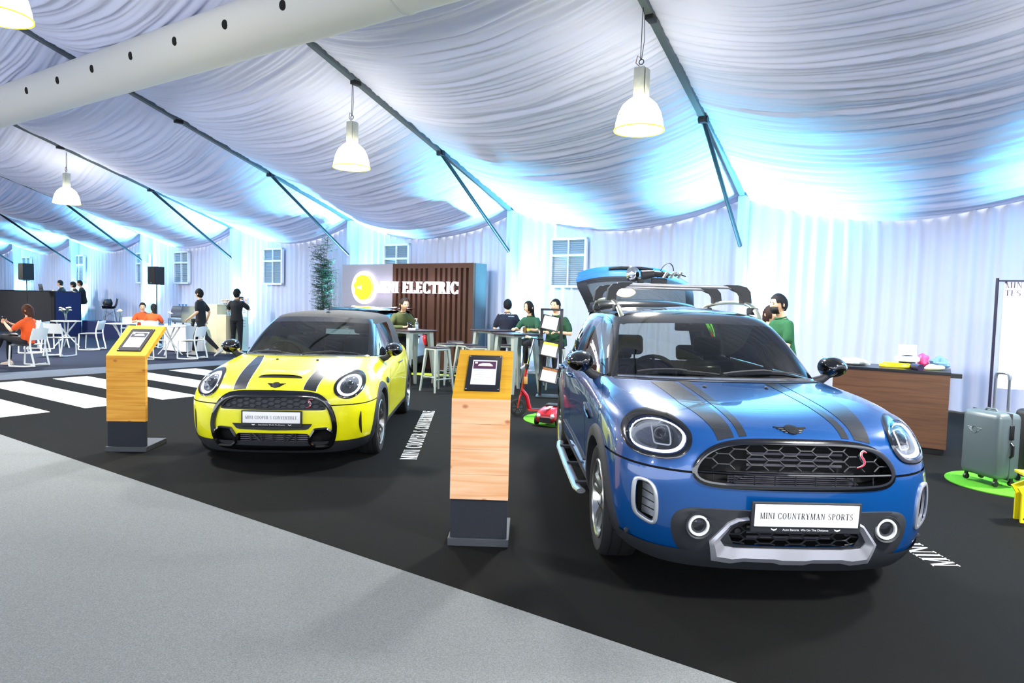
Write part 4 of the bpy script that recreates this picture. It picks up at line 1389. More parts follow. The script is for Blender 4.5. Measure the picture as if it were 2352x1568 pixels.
# ================================================================ the yellow convertible
def mini_common(root, body, gh, sk, ga, paint, hardtop, front=True):
    arches = [(0, .315, .345), (2.495, .315, .345)]
    gro = resamp(closed_spline([(0, .712), (.25, .708), (.36, .70), (.44, .672), (.505, .60), (.545, .50), (.563, .40), (.55, .30), (.52, .215), (.46, .185), (.3, .18), (0, .18),
                                (-.3, .18), (-.46, .185), (-.52, .215), (-.55, .30), (-.563, .40), (-.545, .50), (-.505, .60), (-.44, .672), (-.36, .70), (-.25, .708)], 5), 120)
    gri = inset(gro, .042)
    upper = resamp(closed_spline([(0, .668), (.3, .662), (.38, .648), (.43, .61), (.465, .562), (.46, .556), (.2, .556), (0, .556), (-.2, .556), (-.46, .556), (-.465, .562), (-.43, .61), (-.38, .648), (-.3, .662)], 5), 80)
    lower = resamp(closed_spline([(-.30, .335), (0, .335), (.30, .335), (.33, .33), (.33, .235), (.30, .228), (0, .228), (-.30, .228), (-.33, .235), (-.33, .33)], 5), 80)
    octo = [(.325, .30), (.372, .378), (.47, .385), (.515, .35), (.525, .28), (.49, .215), (.37, .215), (.325, .25)]
    octo = resamp(octo, 48)
    hl = ell(.634, .750, .124, .108, 48)
    lo, li = ell(.634, .750, .098, .087, 48), ell(.634, .750, .076, .067, 48)
    bl = resamp(closed_spline([(.748, .53), (.752, .53), (.755, .45), (.757, .30), (.75, .30), (.728, .41)], 5), 36)
    holes = [upper, lower, octo, flip(octo), inset(lo, -.006), flip(inset(lo, -.006))] if front else []
    car_shell(root, body, gh, dict(paint=paint, arches=arches, holes=holes, wb=2.495, vb=4.02, doors=(8.3,)))
    if front:
        g = empty('grille', (0, 0, 0)); g.parent = root
        sk.fband(MB(), gro, gri, .022, -.01).build('grille_surround', m_gloss, g, 60)
        mb = MB()
        mb.grid([[sk.front(p[0], p[1])+V((0, d, 0)) for p in inset(upper, -.008)] for d in (0.0, .08)], True)
        sk.fpatch(mb, upper, 0, 2, .075).build('upper_cavity', m_dark, g)
        mb = MB(); hexgrille(mb, sk, upper, 0, .56, .67, -.47, .47, .075, .042, .004, -.010); mb.build('honeycomb_mesh', m_plastic, g)
        sk.fband(MB(), inset(upper, -.01), inset(upper, .006), .008, -.01, .02).build('upper_frame', m_plastic, g, 60)
        mb = MB()
        sk.fpatch(mb, inset(upper, .006), -.022, 3); mb.build('mesh_back_plate', mat('mesh_back', '2c2e38', 0.5), g)
        s_badge(g, sk, .325, .602, .85, .006)
        mb = MB()
        mb.grid([[sk.front(p[0], p[1])+V((0, d, 0)) for p in inset(lower, -.008)] for d in (0.0, .08)], True)
        sk.fpatch(mb, lower, 0, 2, .075).build('lower_cavity', m_dark, g)
        mb = MB()
        for i in range(6): mb.box((0, -.72, .237+i*.0175), (.60, .02, .008))
        mb.build('radiator', m_rad, g, 0)
        for x in (-.20, -.10, .10, .20, 0.0): MB().cyl(sk.front(x, .228, -.01), sk.front(x, .336, -.01), .009, n=6).build('lower_bar', m_plastic, g)
        for sg in (1, -1): MB().cyl(sk.front(sg*.10, .23, -.01), sk.front(sg*.19, .335, -.01), .010, n=6).build('diagonal_bar', m_plastic, g)
        for sg in (1, -1):
            P = octo if sg > 0 else flip(octo)
            a = empty('air_inlet', (0, 0, 0)); a.parent = root
            sk.fband(MB(), inset(P, -.010), inset(P, .016), .026, -.01, .04).build('inlet_frame', m_gloss, a, 40)
            mb = MB(); mb.grid([[sk.front(p[0], p[1])+V((0, d, 0)) for p in P] for d in (0.0, .09)], True)
            sk.fpatch(mb, P, 0, 2, .085).build('inlet_cavity', m_dark, a)
            B = bl if sg > 0 else flip(bl)
            mb = MB(); sk.fpatch(mb, B, .003, 2, c=(sg*.745, .41)); mb.build('side_blade', m_dark, root, 180)
        # slot under the number plate
        slot = [(-.355, .425), (0, .425), (.355, .425), (.31, .372), (0, .365), (-.31, .372)]
        mb = MB(); sk.fpatch(mb, resamp(slot, 48), .010, 3); mb.build('lower_slot', m_plastic, root, 40)
        headlight(root, sk, hl, lo, li, .09, (.634, .752))
        number_plate(root, -.802, .478, .505, .100, 'MINI COOPER S CONVERTIBLE', 'Auto Bavaria  We Go The Distance', 0.0, .028, mat('plate_ink_grey', '5a5f62', 0.5))
        mb = MB(); make_wings(mb, (0.0, -.685), .95, sk, .005); mb.build('bonnet_badge', mat('badge_black', '15171b', 0.35), root, 0)
        # bonnet scoop
        xs = [-.20+.40*i/24 for i in range(25)]
        hh = lambda x: .024*max(0, 1-abs(x/.20)**3)**.5
        lip = [sk.top(x, -.535, .002)+V((0, 0, hh(x))) for x in xs]
        s_ = MB().grid([[p+V((0, -.006, -.003)) for p in lip], lip, [sk.top(x*1.02, -.46, .001)+V((0, 0, hh(x)*.75)) for x in xs], [sk.top(x*1.1, -.34, .001)+V((0, 0, hh(x)*.12)) for x in xs], [sk.top(x*1.1, -.30, -.004) for x in xs]]).build('bonnet_scoop', paint, root, 60)
        MB().grid([[sk.top(x, -.56, .0025) for x in xs], [p+V((0, .004, -.002)) for p in lip]]).build('scoop_opening', m_dark, s_)
        for sg in (1, -1):
            rows = []
            for i in range(41):
                t = i/40
                y = -.722+.92*t
                xa, xb = .252+.10*t*t+.035*t, .368+.09*t
                rows.append([sk.top(sg*(xa+(xb-xa)*j/6), y, .0022) for j in range(7)])
            st = MB().grid(rows).build('bonnet_stripe', p_stripe, root, 180)
            e = MB()
            for c in (0, 6): e.tube([r[c]+V((0, 0, .0008)) for r in rows], .0018, 4)
            e.build('stripe_edge', m_print, st)
            MB().ball(sk.top(sg*.20, .02, .004), (.014, .02, .010), 10).build('washer_nozzle', m_plastic, root)
    # dark skirt
    mb = MB()
    mb.grid([[body.at(-4.9+9.8*i/80, v)+body.nrm(-4.9+9.8*i/80, v)*.008 for i in range(81)] for v in (0.0, .35, .7, 1.05, 1.38)])
    mb.build('front_skirt', m_plastic, root, 60)
    for sg in (1, -1):
        for cy in (0, 2.495):
            add_arch(root, sk, cy, .315, .345, .415, sg, m_plastic)
            build_wheel(root, sg*.755, cy, .315, .205, .225, 8, m_rimdark, False)
        h = MB().tube([sk.side(1.40, .80, sg, .004), sk.side(1.42, .802, sg, .032), sk.side(1.55, .805, sg, .032), sk.side(1.58, .805, sg, .004)], .011, 8)
        h.build('door_handle', m_chrome, root)
        c = sk.side(.37, .70, sg, .008)
        MB().box((0, 0, 0), (.012, .12, .05), .004, Matrix.Translation(c) @ Matrix.Rotation(-.25, 4, 'X')).build('side_scuttle', mat('scuttle_blue', '1d4a74', 0.3), root)
        door_mirror(root, sg, (sg*.755, .62, .90), .80)
    # glasshouse
    glass_panel(root, 'windscreen', gh, -3.2, 3.2, .08, 1.84, 40, 14, m_wscreen)
    MB().tube([gh.at(-3.4+6.8*i/40, .05)+V((0, -.012, .004)) for i in range(41)], .011, 6).build('windscreen_chrome_strip', m_chrome, root)
    cw = MB().grid([[body.at(-3.6+7.2*i/40, 7.93)+V((0, 0, .004)) for i in range(41)], [gh.at(-3.6+7.2*i/40, .03) for i in range(41)], [gh.at(-3.4+6.8*i/40, .12)+V((0, -.002, .002)) for i in range(41)]])
    cw.build('scuttle_panel', m_plastic, root)
    m_soft = mat('canvas_roof', '33363a', 0.85, bump=(500, 0.3), var=(60, .25)) if not hardtop else m_gloss
    for sg in (1, -1):
        MB().grid(gh.rows(3.2*sg, 4.4*sg, 0, 2.0, 8, 14)).build('a_pillar', m_gloss, root, 180)
        glass_panel(root, 'side_window', gh, 4.4, 7.6, .08, 1.84, 16, 8, m_sideglass, sg=sg)
        if hardtop:
            MB().grid(gh.rows(7.6*sg, 7.9*sg, 0, 2, 3, 10)).build('b_pillar', m_gloss, root, 180)
            glass_panel(root, 'quarter_window', gh, 7.9, 9.9, .08, 1.84, 10, 8, m_privacy, sg=sg)
            MB().grid(gh.rows(9.9*sg, 10.7*sg, 0, 2, 4, 10)).build('c_pillar', m_gloss, root, 180)
        else:
            MB().grid(gh.rows(7.6*sg, 10.7*sg, 0, 2, 16, 10)).build('soft_top_side', m_soft, root, 180)
        MB().tube([gh.at(sg*(3.6+6.8*i/40), .02)+V((sg*.012, 0, 0)) for i in range(41)], .009, 6).build('waistline_chrome', m_chrome, root)
    rear = MB().grid(gh.rows(10.7, 12, 0, 2, 10, 10)+[]) ; rear.mirror_x()
    if hardtop:
        rear = MB(); rear.grid(gh.rows(10.7, 12, .15, 1.75, 10, 10)); rear.mirror_x(); rear.build('rear_window', m_privacy, root, 180, weld=True)
    else:
        rear = MB(); rear.grid(gh.rows(10.7, 11.15, 0, 2, 4, 10)); rear.grid(gh.rows(11.15, 12, 1.25, 2, 8, 4)); rear.grid(gh.rows(11.15, 12, 0, .55, 8, 4)); rear.mirror_x(); rear.build('soft_top_rear', m_soft, root, 180)
        rear = MB(); rear.grid(gh.rows(11.15, 12, .55, 1.25, 8, 4)); rear.mirror_x(); rear.build('rear_window', glass_mat('soft_top_window', 'c0ccc8', .08, 1.0), root, 180, weld=True)
    MB().grid(gh.rows(-4.4, 4.4, 1.82, 2.30, 70, 6)).build('windscreen_header', m_gloss, root, 180)
    MB().grid(gh.rows(4.4, 19.6, 1.82, 2.30, 150, 6) if False else gh.rows(-12, 12, 2.28, 5, 150, 20)).build('soft_top' if not hardtop else 'roof', m_soft, root, 180)
    for sg in (1, -1): MB().grid(gh.rows(4.4*sg, 12*sg, 1.82, 2.30, 60, 6)).build('roof_side_rail', m_soft, root, 180)
    MB().grid(gh.rows(-12, 12, 2.15, 5, 80, 8, -.025)).build('roof_lining', mat('roof_lining_dark', '26282a', 0.9), root, 180)
    make_interior(root, 2.495, .52, .945, .62, 1.78, zt=1.27)
    if front:
        wiper(root, ga, (.0, .205), (.56, .375), 0)
        wiper(root, ga, (-.54, .35), (-.02, .205), 0)

def build_yellow():
    root = empty('convertible_car', (-2.16, 6.72, 0), math.radians(2.6), 'yellow convertible car with black bonnet stripes and dark canvas roof', 'car')
    body, gh = Surf(MINI), greenhouse(MINI[8], MINI_G2, MINI_G3)
    sk, ga = Skin([(body, 8)]), Skin([(body, 8), (gh, 5)])
    mini_common(root, body, gh, sk, ga, p_yel, False)
    c = gh.at(.0, 2.5)
    an = MB().box((.03, 1.25, 1.385), (.05, .09, .03), .012).build('aerial_base', m_gloss, root)
    MB().cyl((.03, 1.25, 1.39), (.055, 1.29, 1.60), .004, .002, 6).build('aerial_mast', m_gloss, an)
    return root

def build_electric():
    root = empty('electric_car', W(-9.38-3.05, 10.62), 0, 'pale silver hatchback parked before the lit sign, seen from behind', 'car')
    root.rotation_euler = (0, 0, WALL_ROT+PI/2+PI)
    p_sil = mat('pale_silver_paint', 'b9c9d6', 0.3, metal=0.4, coat=1.0)
    body, gh = Surf(MINI), greenhouse(MINI[8], MINI_G2, MINI_G3)
    sk, ga = Skin([(body, 8)]), Skin([(body, 8), (gh, 5)])
    mini_common(root, body, gh, sk, ga, p_sil, True, front=False)
    # rear details
    pl = empty('number_plate', (0, 3.075, .70)); pl.parent = root
    pl.rotation_euler = (0, 0, PI)
    MB().box((0, 0, 0), (.54, .02, .13), .006).build('plate_frame', m_plastic, pl)
    MB().box((0, -.012, 0), (.52, .006, .11), .002).build('plate_panel', m_plate, pl)
    tb, tw = serif_text('MINI ELECTRIC', .03, .001, .14)
    tb.v = [(p[0]*.44/tw, p[1]-.0155, p[2]-.015) for p in tb.v]
    tb.build('plate_lettering', m_ink, pl, 0)
    MB().tube([(-.33, 3.05, .79), (-.15, 3.08, .80), (.15, 3.08, .80), (.33, 3.05, .79)], .018, 8).build('boot_handle', m_gloss, root)
    for sg in (1, -1):
        P = ell(0, 0, .085, .12, 28, 3)
        c = V((sg*.64, 2.86, .70))
        t = MB()
        d = V((sg*.5, .86, 0)).normalized()
        x = V((d.y, -d.x, 0))
        for sc, o in ((1, .0),):
            rows = [[c+x*p[0]*k+V((0, 0, p[1]*k))+d*dd for p in P] for k, dd in ((1.0, .02), (1.0, .07), (.9, .085), (.02, .09))]
            t.grid(rows, True)
        t.build('tail_light', mat('tail_light_red', '8a1016', 0.2, coat=1.0, emit='c01018', estr=.3), root)
    rs = MB()
    rs.grid([[V((s_*.52, 2.62+.26*t, 1.385+.03*math.sin(PI*t)-.04*abs(s_)**3)) for s_ in [-1+i/8 for i in range(17)]] for t in (0, .3, .6, 1)])
    rs.build('roof_spoiler', m_gloss, root, 60)
    an = MB().box((0, 2.55, 1.40), (.04, .08, .02), .008).build('aerial_base', m_gloss, root)
    MB().cyl((0, 2.55, 1.40), (0, 2.62, 1.62), .004, .002, 6).build('aerial_mast', m_gloss, an)
    return root
build_blue()
build_yellow()
build_electric()
# ================================================================ display furniture
def wood(name, col, col2, scale, knots=True):
    mt = mat(name, col, 0.7, grain=(col2, scale, 0.5), spec=0.2)
    if knots and not mt.get('k'):
        mt['k'] = 1
        nt = mt.node_tree
        P = nt.nodes['Principled BSDF']
        src = P.inputs['Base Color'].links[0].from_socket
        tc = nt.nodes.new('ShaderNodeTexCoord')
        vo = nt.nodes.new('ShaderNodeTexVoronoi'); vo.inputs['Scale'].default_value = 2.9
        mp = nt.nodes.new('ShaderNodeMapping'); mp.inputs['Scale'].default_value = (1, 1.0, 1.5); mp.inputs['Rotation'].default_value = (PI/2, 0, 0); vo.voronoi_dimensions = '2D'
        mr = nt.nodes.new('ShaderNodeMapRange'); mr.inputs[1].default_value = 0.025; mr.inputs[2].default_value = 0.075; mr.inputs[3].default_value = 0.75; mr.inputs[4].default_value = 0.0
        mx = nt.nodes.new('ShaderNodeMix'); mx.data_type = 'RGBA'; mx.inputs[7].default_value = lin('a05a34')
        nt.links.new(tc.outputs['Object'], mp.inputs[0]); nt.links.new(mp.outputs[0], vo.inputs['Vector'])
        nt.links.new(vo.outputs['Distance'], mr.inputs[0]); nt.links.new(mr.outputs[0], mx.inputs[0])
        nt.links.new(src, mx.inputs[6]); nt.links.new(mx.outputs[2], P.inputs['Base Color'])
    return mt
m_navy = mat('navy_felt', '22262f', 0.9, bump=(300, .3), var=(200, .2))
def kiosk(loc, rz, label, m_front, m_top, pic):
    o = empty('info_kiosk', loc, rz, label, 'kiosk', 'wooden information kiosks')
    w, t = .37, .045
    z0, zf, zt, dy = .30, .945, 1.222, .44
    np_ = 4
    for i in range(np_):
        h = (zf-z0)/np_
        MB().box((0, t/2, z0+h*(i+.5)), (w, t, h-.0012), .0008).build('plank', m_front, o, 0)
    MB().box((0, t/2+.006, (z0+.05)/2+.0), (w-.008, t-.01, z0-.052), .002).build('plinth_board', m_navy, o, 0)
    MB().box((0, t-.0, (z0+.05)/2), (w-.02, .012, z0-.06)).build('board_back', m_front, o, 0)
    MB().box((0, .215, .025), (w+.02, .45, .05), .004).build('base_plate', mat('base_plate_grey', '3b3f45', 0.6), o, 0)
    L = math.hypot(dy, zt-zf)
    ang = math.atan2(zt-zf, dy)
    mx = Matrix.Translation((0, 0, zf)) @ Matrix.Rotation(ang, 4, 'X')
    n = 3
    for i in range(n):
        a, b = L*i/n, L*(i+1)/n
        MB().box((0, (a+b)/2, -t/2), (w, b-a-.001, t), .0008, mx).build('top_plank', m_top, o, 0)
    pz = .003
    fr = MB().box((0, L*.5, .005), (.225, L*.72, .010), .002, mx).build('tablet_frame', mat('tablet_case', '1d1f26', 0.65, spec=.2), o)
    MB().box((0, L*.5, .0107), (.162, L*.50, .001), 0, mx).build('screen', mat('screen_white', 'b9bdc8', 0.6, spec=.1, emit='e6ecf8', estr=.22), fr, 0)
    hd = MB().box((0, L*.645, .0116), (.150, L*.155, .0008), 0, mx).build('screen_picture', mat(pic[0], pic[1], 0.6, spec=.1, emit=pic[1], estr=.15), fr, 0)
    lines = MB()
    for k in range(5): lines.box((-.03+.03*(k % 2), L*(.53-.045*k), .0115), (.075, .0022, .0004), 0, mx)
    lines.build('screen_lettering', mat('screen_grey', '8c90a0', 0.6), fr, 0)
    car = MB()
    car.prism([(-.045, L*.625), (-.04, L*.66), (-.015, L*.685), (.03, L*.688), (.05, L*.655), (.055, L*.625)], .0121, .0125, 'xy', mx)
    car.box((-.058, L*.69, .0122), (.018, .018, .0004), 0, mx)
    car.build('picture_motif', mat(pic[0]+'_motif', pic[2], 0.4, emit=pic[2], estr=.4), hd, 0)
    for sx in (-1, 1):
        for sy in (-1, 1):
            MB().lathe([(0, .012), (.004, .0118), (.005, .010)], 10, mx=mx @ Matrix.Translation((sx*.103, L*.5+sy*L*.335, 0))).build('screw', m_chrome, fr)
    MB().box((0, .05, .50), (.06, .03, .72)).build('rear_brace', m_front, o, 0)
    return o
kiosk((-.185, 4.19, 0), math.radians(-1.5), 'nearer wooden info kiosk with tablet, beside the blue car', wood('pine_lit', 'efc299', 'dfa474', (1.5, 2, 26)), wood('pine_top_lit', 'cf9f2c', 'c08a20', (2, 26, 26)), ('pic_dusk', '4a3048', 'd8b8b0'))  # same pine as the far kiosk; brighter light put into both colours
kiosk((-3.76, 6.50, 0), math.radians(4), 'farther wooden info kiosk with tablet, left of the yellow car', wood('pine_gold', 'e6aa48', 'd28e30', (1.5, 2, 26)), wood('pine_top_lit', 'cf9f2c', 'c08a20', (2, 26, 26)), ('pic_green', '3c4048', '8fae5c'))  # top yellowed for overexposure, its light put into the colour

# ---------------------------------------------------------------- lettering on the floor
def floor_text(txt, start, direction, length, height, name, label):
    tw = sum(glyph(c_)[1]+.12 for c_ in txt)
    d = V(direction).normalized()
    n = V((-d.y, d.x, 0))            # letter tops
    s = V(start)
    o = empty(name, s, 0, label, 'floor lettering')
    x = 0.0
    for ch in txt:
        ps, w = glyph(ch)
        if ps:
            tb = MB()
            for p in ps: tb.prism(p, .0005, .0025, 'xy')
            tb.v = [tuple(d*((p[0]+x)/tw*length)+n*(p[1]*height)+V((0, 0, p[2]))) for p in tb.v]
            tb.build('letter', m_white_vinyl, o, 0)
        x += w+.12
    return o
floor_text('MINI COOPER S CONVERTIBLE', (-.905, 6.48, 0), (-.16, 2.93, 0), 2.95, .165, 'floor_lettering', 'white floor lettering along the right side of the yellow car')
floor_text('MINI COUNTRYMAN SPORTS', (2.805, 4.05, 0), (-.03, 1, 0), 2.6, .175, 'floor_lettering', 'white floor lettering half hidden behind the front corner of the blue car')

# ---------------------------------------------------------------- lit sign wall
sg_ = empty('sign_wall', W(-10.66, 11.85), WALL_ROT, 'sign wall of grey board and brown slats with a glowing logo and white letters', 'sign')
m_brown = mat('brown_board', '4a2c1d', 0.7, var=(90, .2))
MB().box((0, .26, 1.205), (4.06, .42, 2.41)).build('back_wall', mat('sign_back', '43464f', 0.8), sg_, 0)
MB().box((-1.175, .02, 1.205), (1.71, .06, 2.41)).build('grey_board', mat('grey_board', '9a98a2', 0.8, var=(150, .12)), sg_, 0)
bx0, bx1 = -.32, 2.03
MB().box(((bx0+bx1)/2, .045, 1.205), (bx1-bx0, .02, 2.41)).build('dark_recess', mat('slat_recess', '2a1a14', 0.9), sg_, 0)
MB().box(((bx0+bx1)/2, .0, 2.355), (bx1-bx0, .07, .11)).build('top_rail', m_brown, sg_, 0)
MB().box(((bx0+bx1)/2, .0, .03), (bx1-bx0, .07, .06)).build('bottom_rail', m_brown, sg_, 0)
for x, w in ((bx0+.05, .10), ((bx0+bx1)/2, .20), (bx1-.06, .12)):
    MB().box((x, .0, 1.18), (w, .07, 2.24)).build('stile', m_brown, sg_, 0)
slat = None
for x0, x1 in ((bx0+.10, (bx0+bx1)/2-.10), ((bx0+bx1)/2+.10, bx1-.12)):
    p = (x1-x0)/13
    for i in range(6):
        x = x0+p*(2*i+1.5)
        if slat is None:
            slat = MB().box((0, 0, 1.18), (p*.98, .07, 2.24)).build('slat', m_brown, sg_, 0); c = slat
        else:
            c = slat.copy(); COL.objects.link(c)
        c.location = (x, 0, 0)
m_glow = mat('sign_glow_white', 'ffffff', 0.5, emit='f6e8ff', estr=1.5)
m_glow_y = mat('sign_glow_yellow', 'f4e60a', 0.5, emit='f2e408', estr=1.0)
lx, lz = -1.225, 1.845
lg = empty('round_logo', (lx, 0, lz)); lg.parent = sg_
MB().lathe([(0, -.10), (.385, -.10), (.395, -.09), (.395, -.02), (0, -.02)], 48, axis='y').build('halo_disc', m_glow, lg)
jag = [(.305*math.cos(t)*(1.0 if math.cos(t) > -.35 else .93+.10*math.sin(t*9)), .305*math.sin(t)) for t in [2*PI*i/48 for i in range(48)]]
MB().prism(jag, -.115, -.10, 'xz').build('yellow_disc', m_glow_y, lg, 0)
cr_ = MB(); cr_.tube([(.34*math.cos(t), -.112, .34*math.sin(t)) for t in [-1.0+2.0*i/16 for i in range(17)]], .013, 6); cr_.build('yellow_crescent', m_glow_y, lg)
e = MB()
for k, (w, h) in enumerate(((.09, .07), (.05, .11))): e.box((-.10+.05*k, -.117, .0), (w, .002, h), 0)
for k in (-1, 1): e.box((-.17, -.117, .02*k), (.05, .002, .016), 0)
e.build('plug_mark', mat('plug_mark', 'd9d39a', 0.5, emit='e8e090', estr=.8), lg, 0)
tb, tw = serif_text('MINI ELECTRIC', .262, .06, .12, 1.0)
L_ = 2.52
xc = (-11.45-8.93)/2+10.66
tb.v = [(p[0]*L_/tw+xc, p[1]-.10, p[2]+1.728) for p in tb.v]
tb.build('sign_lettering', m_glow, sg_, 0)
bk = MB()
for i in range(12): bk.box((xc-L_/2+L_*(i+.5)/12, -.06, 1.86), (.02, .09, .02))
bk.build('letter_standoff', m_plastic, sg_, 0)['kind'] = 'stuff'
# raised yellow-green edge of the display floor by the sign
o = slab('trim_1', [wp(-10.4, 10.35), wp(-8.6, 10.9), wp(-8.45, 11.3), wp(-10.2, 10.75)], 0.0, .012, mat('lime_vinyl', 'b9c63a', 0.5))

# ---------------------------------------------------------------- bar tables and stools
m_galv = mat('galvanised_steel', 'a3aca2', 0.38, metal=0.4)
m_dkwood = mat('dark_wood_top', '2b2026', 0.35, coat=.4, grain=('3c2c30', (3, 40, 3)))
def bar_table(loc, rz, label, m_leg=None):
    o = empty('bar_table', loc, rz, label, 'table', 'steel bar tables')
    MB().box((0, 0, 1.02), (.64, .64, .03), .012).build('table_top', m_dkwood, o)
    MB().box((0, 0, .985), (.50, .50, .04), .006).build('apron', m_leg or m_galv, o)
    for sx in (-1, 1):
        for sy in (-1, 1):
            MB().cyl((sx*.30, sy*.30, 0), (sx*.22, sy*.22, .99), .028, .062, 4).build('leg', m_leg or m_galv, o, 20)
    return o
bar_table((-1.80, 12.08, 0), math.radians(45), 'bar table with a bottle and a leaning woman in front of the sign')
bar_table((.08, 11.75, 0), math.radians(38), 'bar table in front of the brochure rack and the seated pair')
bar_table((-.38, 13.02, 0), math.radians(40), 'bar table next to the man in the dark blue T-shirt')
def stool_proto():
    o = empty('bar_stool', (0, 0, 0))
    MB().box((0, 0, .765), (.31, .31, .022), .010).build('seat_pad', m_dkwood, o)
    MB().box((0, 0, .735), (.30, .30, .04), .012).build('seat', m_galv, o)
    for sx in (-1, 1):
        for sy in (-1, 1):
            MB().cyl((sx*.205, sy*.205, 0), (sx*.13, sy*.13, .74), .016, .034, 4).build('leg', m_galv, o, 20)
            MB().cyl((sx*.205, sy*.205, 0), (sx*.204, sy*.204, .02), .019, .018, 8).build('foot', m_plastic, o)
    for a in (0, 1):
        for s in (-1, 1):
            z = .24 if a else .27
            k = .205-.075*z/.74
            p, q = ((-k, s*k, z), (k, s*k, z)) if a else ((s*k, -k, z), (s*k, k, z))
            MB().cyl(p, q, .010, n=8).build('footrest', m_galv, o)
    return o
sp0 = stool_proto()
stools = [((-1.27, 11.42), 45, 'steel bar stool nearest the camera, right of the bottle table'), ((-1.20, 12.52), 40, 'steel bar stool half hidden behind the nearest stool'),
          ((-1.13, 13.32), 10, 'steel bar stool against the brown slats, left one of the pair'), ((-.82, 12.45), 50, 'steel bar stool against the brown slats, right one of the pair'),
          ((-.63, 11.86), 20, 'steel bar stool whose seat shows just above the nearer kiosk'), ((.46, 13.75), 15, 'steel bar stool right behind the man in the dark blue T-shirt'),
          ((-.14, 12.66), 10, 'steel bar stool behind the bar table that stands before the rack'), ((.78, 12.15), 12, 'steel bar stool under the seated man in green'), ((.40, 12.75), 5, 'steel bar stool under the long-haired woman behind the rack')]
for i, (xy, r, lab) in enumerate(stools):
    o = sp0 if i == 0 else copy_tree(sp0)
    o.location = (xy[0], xy[1], 0)
    o.rotation_euler = (0, 0, math.radians(r))
    tag(o, lab, 'stool', 'steel bar stools')
# bottle, tissue pack and drink on the tables
m_clear = glass_mat('clear_plastic', 'eef4f6', .06, 1.0)
b = empty('sanitiser_bottle', (-1.72, 12.02, 1.035), 0, 'clear pump bottle on the bar table beside the woman with the phone', 'bottle')
MB().lathe([(0, 0), (.03, 0), (.034, .01), (.034, .11), (.026, .135), (.012, .145), (.012, .16), (0, .16)], 20).build('bottle_body', m_clear, b)
MB().lathe([(0, .01), (.03, .01), (.03, .09), (0, .09)], 16).build('liquid', mat('gel', 'dfe8ee', .2), b)
mb = MB(); mb.cyl((0, 0, .155), (0, 0, .19), .008, n=8); mb.box((-.012, 0, .195), (.05, .014, .012), .003); mb.build('pump', mat('pump_white', 'eef0f2', .4), b)
tag(MB().box((-1.78, 11.86, 1.051), (.13, .09, .03), .006).build('card_box', mat('card_white', 'e8eaee', .5)), 'small white card box on the bar table by the bottle', 'box')
c = empty('drink_cup', (.22, 11.90, 1.035), 0, 'clear cup of amber drink on the bar table by the rack', 'cup')
MB().lathe([(.032, 0), (.04, .12), (.038, .12), (.030, .004)], 20, close=True).build('cup_wall', m_clear, c)
MB().lathe([(0, .004), (.031, .004), (.037, .10), (0, .10)], 20).build('drink', mat('amber_drink', 'b07a1e', .2), c)
c = empty('water_bottle', (.285, 11.86, 1.035), 0, 'small clear bottle with yellow label beside the amber drink', 'bottle')
MB().lathe([(0, 0), (.025, 0), (.026, .11), (.012, .14), (.012, .15), (0, .15)], 16).build('bottle_body', m_clear, c)
MB().lathe([(.0265, .04), (.0268, .04), (.0268, .08), (.0265, .08)], 16, close=True).build('bottle_label', mat('label_yellow', 'd8c21e', .5), c)

# ---------------------------------------------------------------- brochure rack
rk = empty('brochure_rack', (.655, 11.2, 0), math.radians(-6), 'tall black rack with three tilted brochure trays behind the blue car', 'rack')
m_blk = mat('rack_black', '121316', 0.45)
for x in (-.165, .165): MB().box((x, 0, .75), (.05, .035, 1.46), .004).build('post', m_blk, rk)
MB().box((0, 0, 1.465), (.38, .035, .035), .004).build('top_bar', m_blk, rk)
MB().box((0, -.02, .012), (.46, .36, .024), .006).build('base_plate', m_blk, rk)
for i, (z, c) in enumerate(((1.24, 'dfe3e6'), (.80, 'c6c93a'), (.37, '7a4a1c'))):
    mx = Matrix.Translation((-.02, -.05, z)) @ Matrix.Rotation(math.radians(10), 4, 'Y') @ Matrix.Rotation(math.radians(52), 4, 'X')
    t = MB().box((0, 0, 0), (.31, .30, .022), .004, mx).build('tray', m_blk, rk)
    MB().box((0, -.03, .0125), (.245, .205, .002), 0, mx).build('leaflet', mat('leaflet_white', 'eef0e8', .4), t, 0)
    MB().box((0, .10, .0125), (.245, .055, .002), 0, mx).build('leaflet_picture', mat('leaflet_pic_%d' % i, c, .4, var=(60, .6)), t, 0)

# ---------------------------------------------------------------- scooter, toy car, round mats
m_mat = mat('green_grass_mat', '4fae12', 0.9, bump=(300, .6), var=(120, .25))
def round_mat(x, y, r, label, sx=1.0):
    P = [(x+r*sx*math.cos(2*PI*i/40), y+r*math.sin(2*PI*i/40)) for i in range(40)]
    tag(MB().prism(P, 0.0, .008, 'xy').build('round_mat', m_mat, None, 0), label, 'mat', 'round green mats')
round_mat(.78, 8.98, .60, 'round green grass mat under the red scooter')
round_mat(4.58, 6.08, .50, 'round green grass mat under the grey suitcase', .95)
m_scoot = mat('scooter_red', '9c1420', 0.25, coat=.8)
sc = empty('kick_scooter', (.10, 9.12, .009), math.radians(-6), 'red kick scooter with black wheel standing on the green mat', 'scooter')
MB().lathe([(.075, -.014), (.10, -.015), (.115, -.012), (.118, 0), (.115, .012), (.10, .015), (.075, .014)], 32, axis='y', mx=Matrix.Translation((0, 0, .118)), close=True).build('front_tyre', m_tyre, sc)
w = MB()
for i in range(6): w.cyl((0, 0, .118), (.08*math.cos(i*PI/3), 0, .118+.08*math.sin(i*PI/3)), .009, n=6)
w.cyl((0, -.02, .118), (0, .02, .118), .018, n=12); w.build('front_wheel_spokes', m_blk, sc)
fk = MB()
